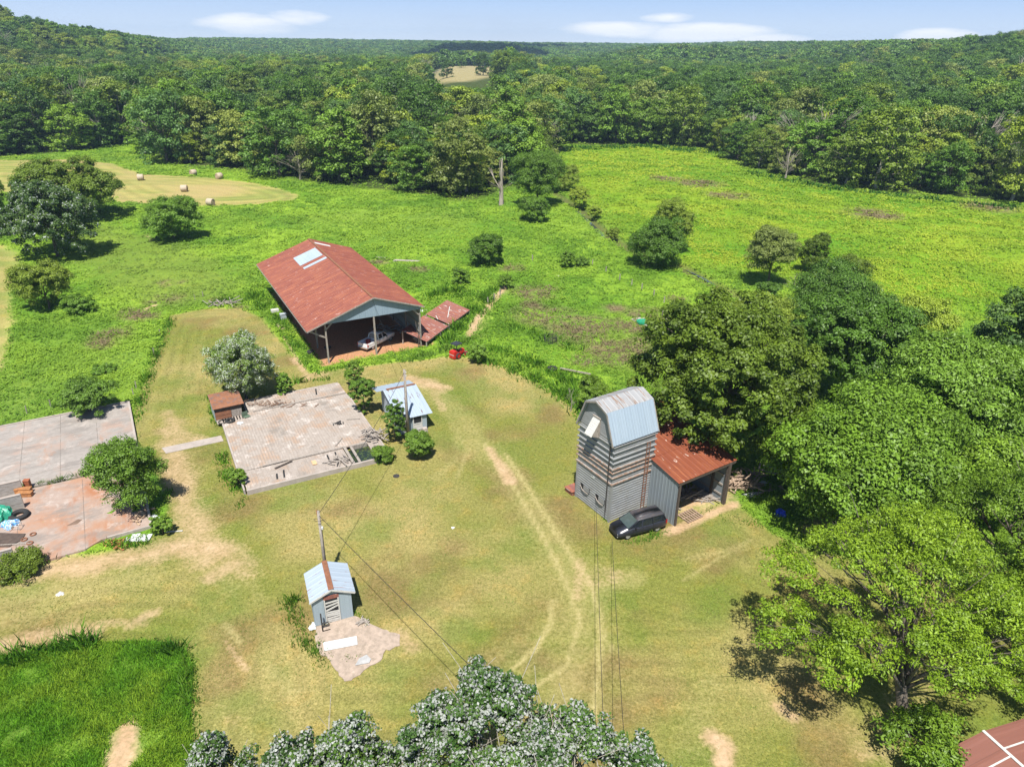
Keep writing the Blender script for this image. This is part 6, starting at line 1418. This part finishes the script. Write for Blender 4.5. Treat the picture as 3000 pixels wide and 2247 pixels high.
put(MB().cyl((0, 0, .25), .5, .08, 16).tube([(0, 0, 0), (0, 0, 2.2)], .07, 7).cyl((0, 0, 2.2), .2, .3, 10), 'drill_press', IRON, 'dark upright machine standing at the left edge inside the barn', 'machine', loc2w(BO, BR, 1.2, 5.2)[:2])
heap(30, (1.4, 2.6), 1.8, .14, OLDWOOD, 'lumber_pile', 'jumbled boards along the right wall inside the barn', 'timber pile', loc2w(BO, BR, 12.2, 8)[:2], BR+1.2, 0, .8, 15)
put(MB().prism([(-2.6, -.35), (2.4, -.3), (2.8, .3), (-2.2, .4)], -.1, .22), 'long_slab', PLAINCONC, 'long pale concrete strip in the weeds behind the barn', 'slab', at(1190, 766)[:2], -.12)
put(MB().prism([(-1.2, -.3), (1.2, -.2), (1.0, .35), (-1.1, .3)], -.1, .22), 'long_slab', PLAINCONC, 'shorter pale concrete strip left of the long one behind the barn', 'slab', at(1115, 757)[:2], -.2)
put(lump((.8, .4), .25, 51), 'white_litter', WHITE, 'white scrap in the grass beside the barn corner', 'litter', at(1241, 912)[:2])
put(lump((.7, .5), .15, 52), 'pale_stone', PLAINCONC, 'pale stone at the end of the grass lane', 'stone', at(1630, 809)[:2])
mb = MB()
for k_ in range(5): mb.ring((0, 0, .12+.22*k_), .95, .03, 22, 5)
for k_ in range(10): mb.tube([(cos(k_*.628)*.95, sin(k_*.628)*.95, 0), (cos(k_*.628)*.95, sin(k_*.628)*.95, 1.05)], .03, 5)
put(mb, 'bale_ring', IRON, 'round dark iron feeder ring in the tall weeds', 'feeder ring', at(1612, 1003)[:2])
put(MB().beam((-2.2, 0, .12), (2.2, 0, .16), .2, .15), 'log', DEADWOOD, 'pale fallen log in the tall grass strip above the lawn', 'log', at(1685, 1095)[:2], -.45, .25)
put(MB().ring((0, 0, .25), .5, .18, 18, 8), 'tyre', RUBBER, 'dark tyre in the tall grass above the lawn', 'tyre', at(1618, 1088)[:2], 0, .2, 'old tyres', True)
put(MB().cyl((0, 0, .45), .45, .9, 16).ring((0, 0, .9), .45, .03, 16, 5), 'rusty_barrel', simple('yellow_rust', (.42, .28, .12), .7), 'rusty yellow barrel at the front of the fallen shelter', 'barrel', at(1247, 998)[:2], 0, .25)
bare('dead_bush', 'upright dark sapling against the barn right post', 1226, 1022, 4.2, 14, .35, 61, r=.05, cat='sapling', mat=BARK, low=.2)
# cloud whose shadow lies on the far wooded ridge
def cloud(x, y, z, R, seed, lab):
    o = lump((R[0], R[1]), R[2], seed, 40, 12, .4).build('cloud', simple('cloud_white', (.9, .9, .9), 1, .02), None, True); o.location = (x, y, z); tag(o, kind='structure')
k_ = 1500/math.tan(SUN_EL)
for px2, D2, R in ((1392, 1640, (125, 205, 60)), (1560, 2250, (130, 110, 60))):
    xx = (px2-1500)/2305*D2; cloud(xx-k_*sin(SUN_AZ), D2-k_*cos(SUN_AZ), 1500, R, int(px2), '')

# ------------------------------------------------------------------ summer haze
HZ = 4300
o = MB().box((0, HZ/2-500, 46), (7200, HZ+400, 96)).build('haze', None)
m = bpy.data.materials.new('haze'); m.use_nodes = True; t = m.node_tree; t.nodes.remove(t.nodes['Principled BSDF'])
pv = nd(t, 'ShaderNodeVolumePrincipled', {'Color': (.50, .72, 1.0, 1), 'Density': HAZE_D}); t.links.new(pv.outputs[0], t.nodes['Material Output'].inputs['Volume'])
o.data.materials.append(m); tag(o, kind='stuff')
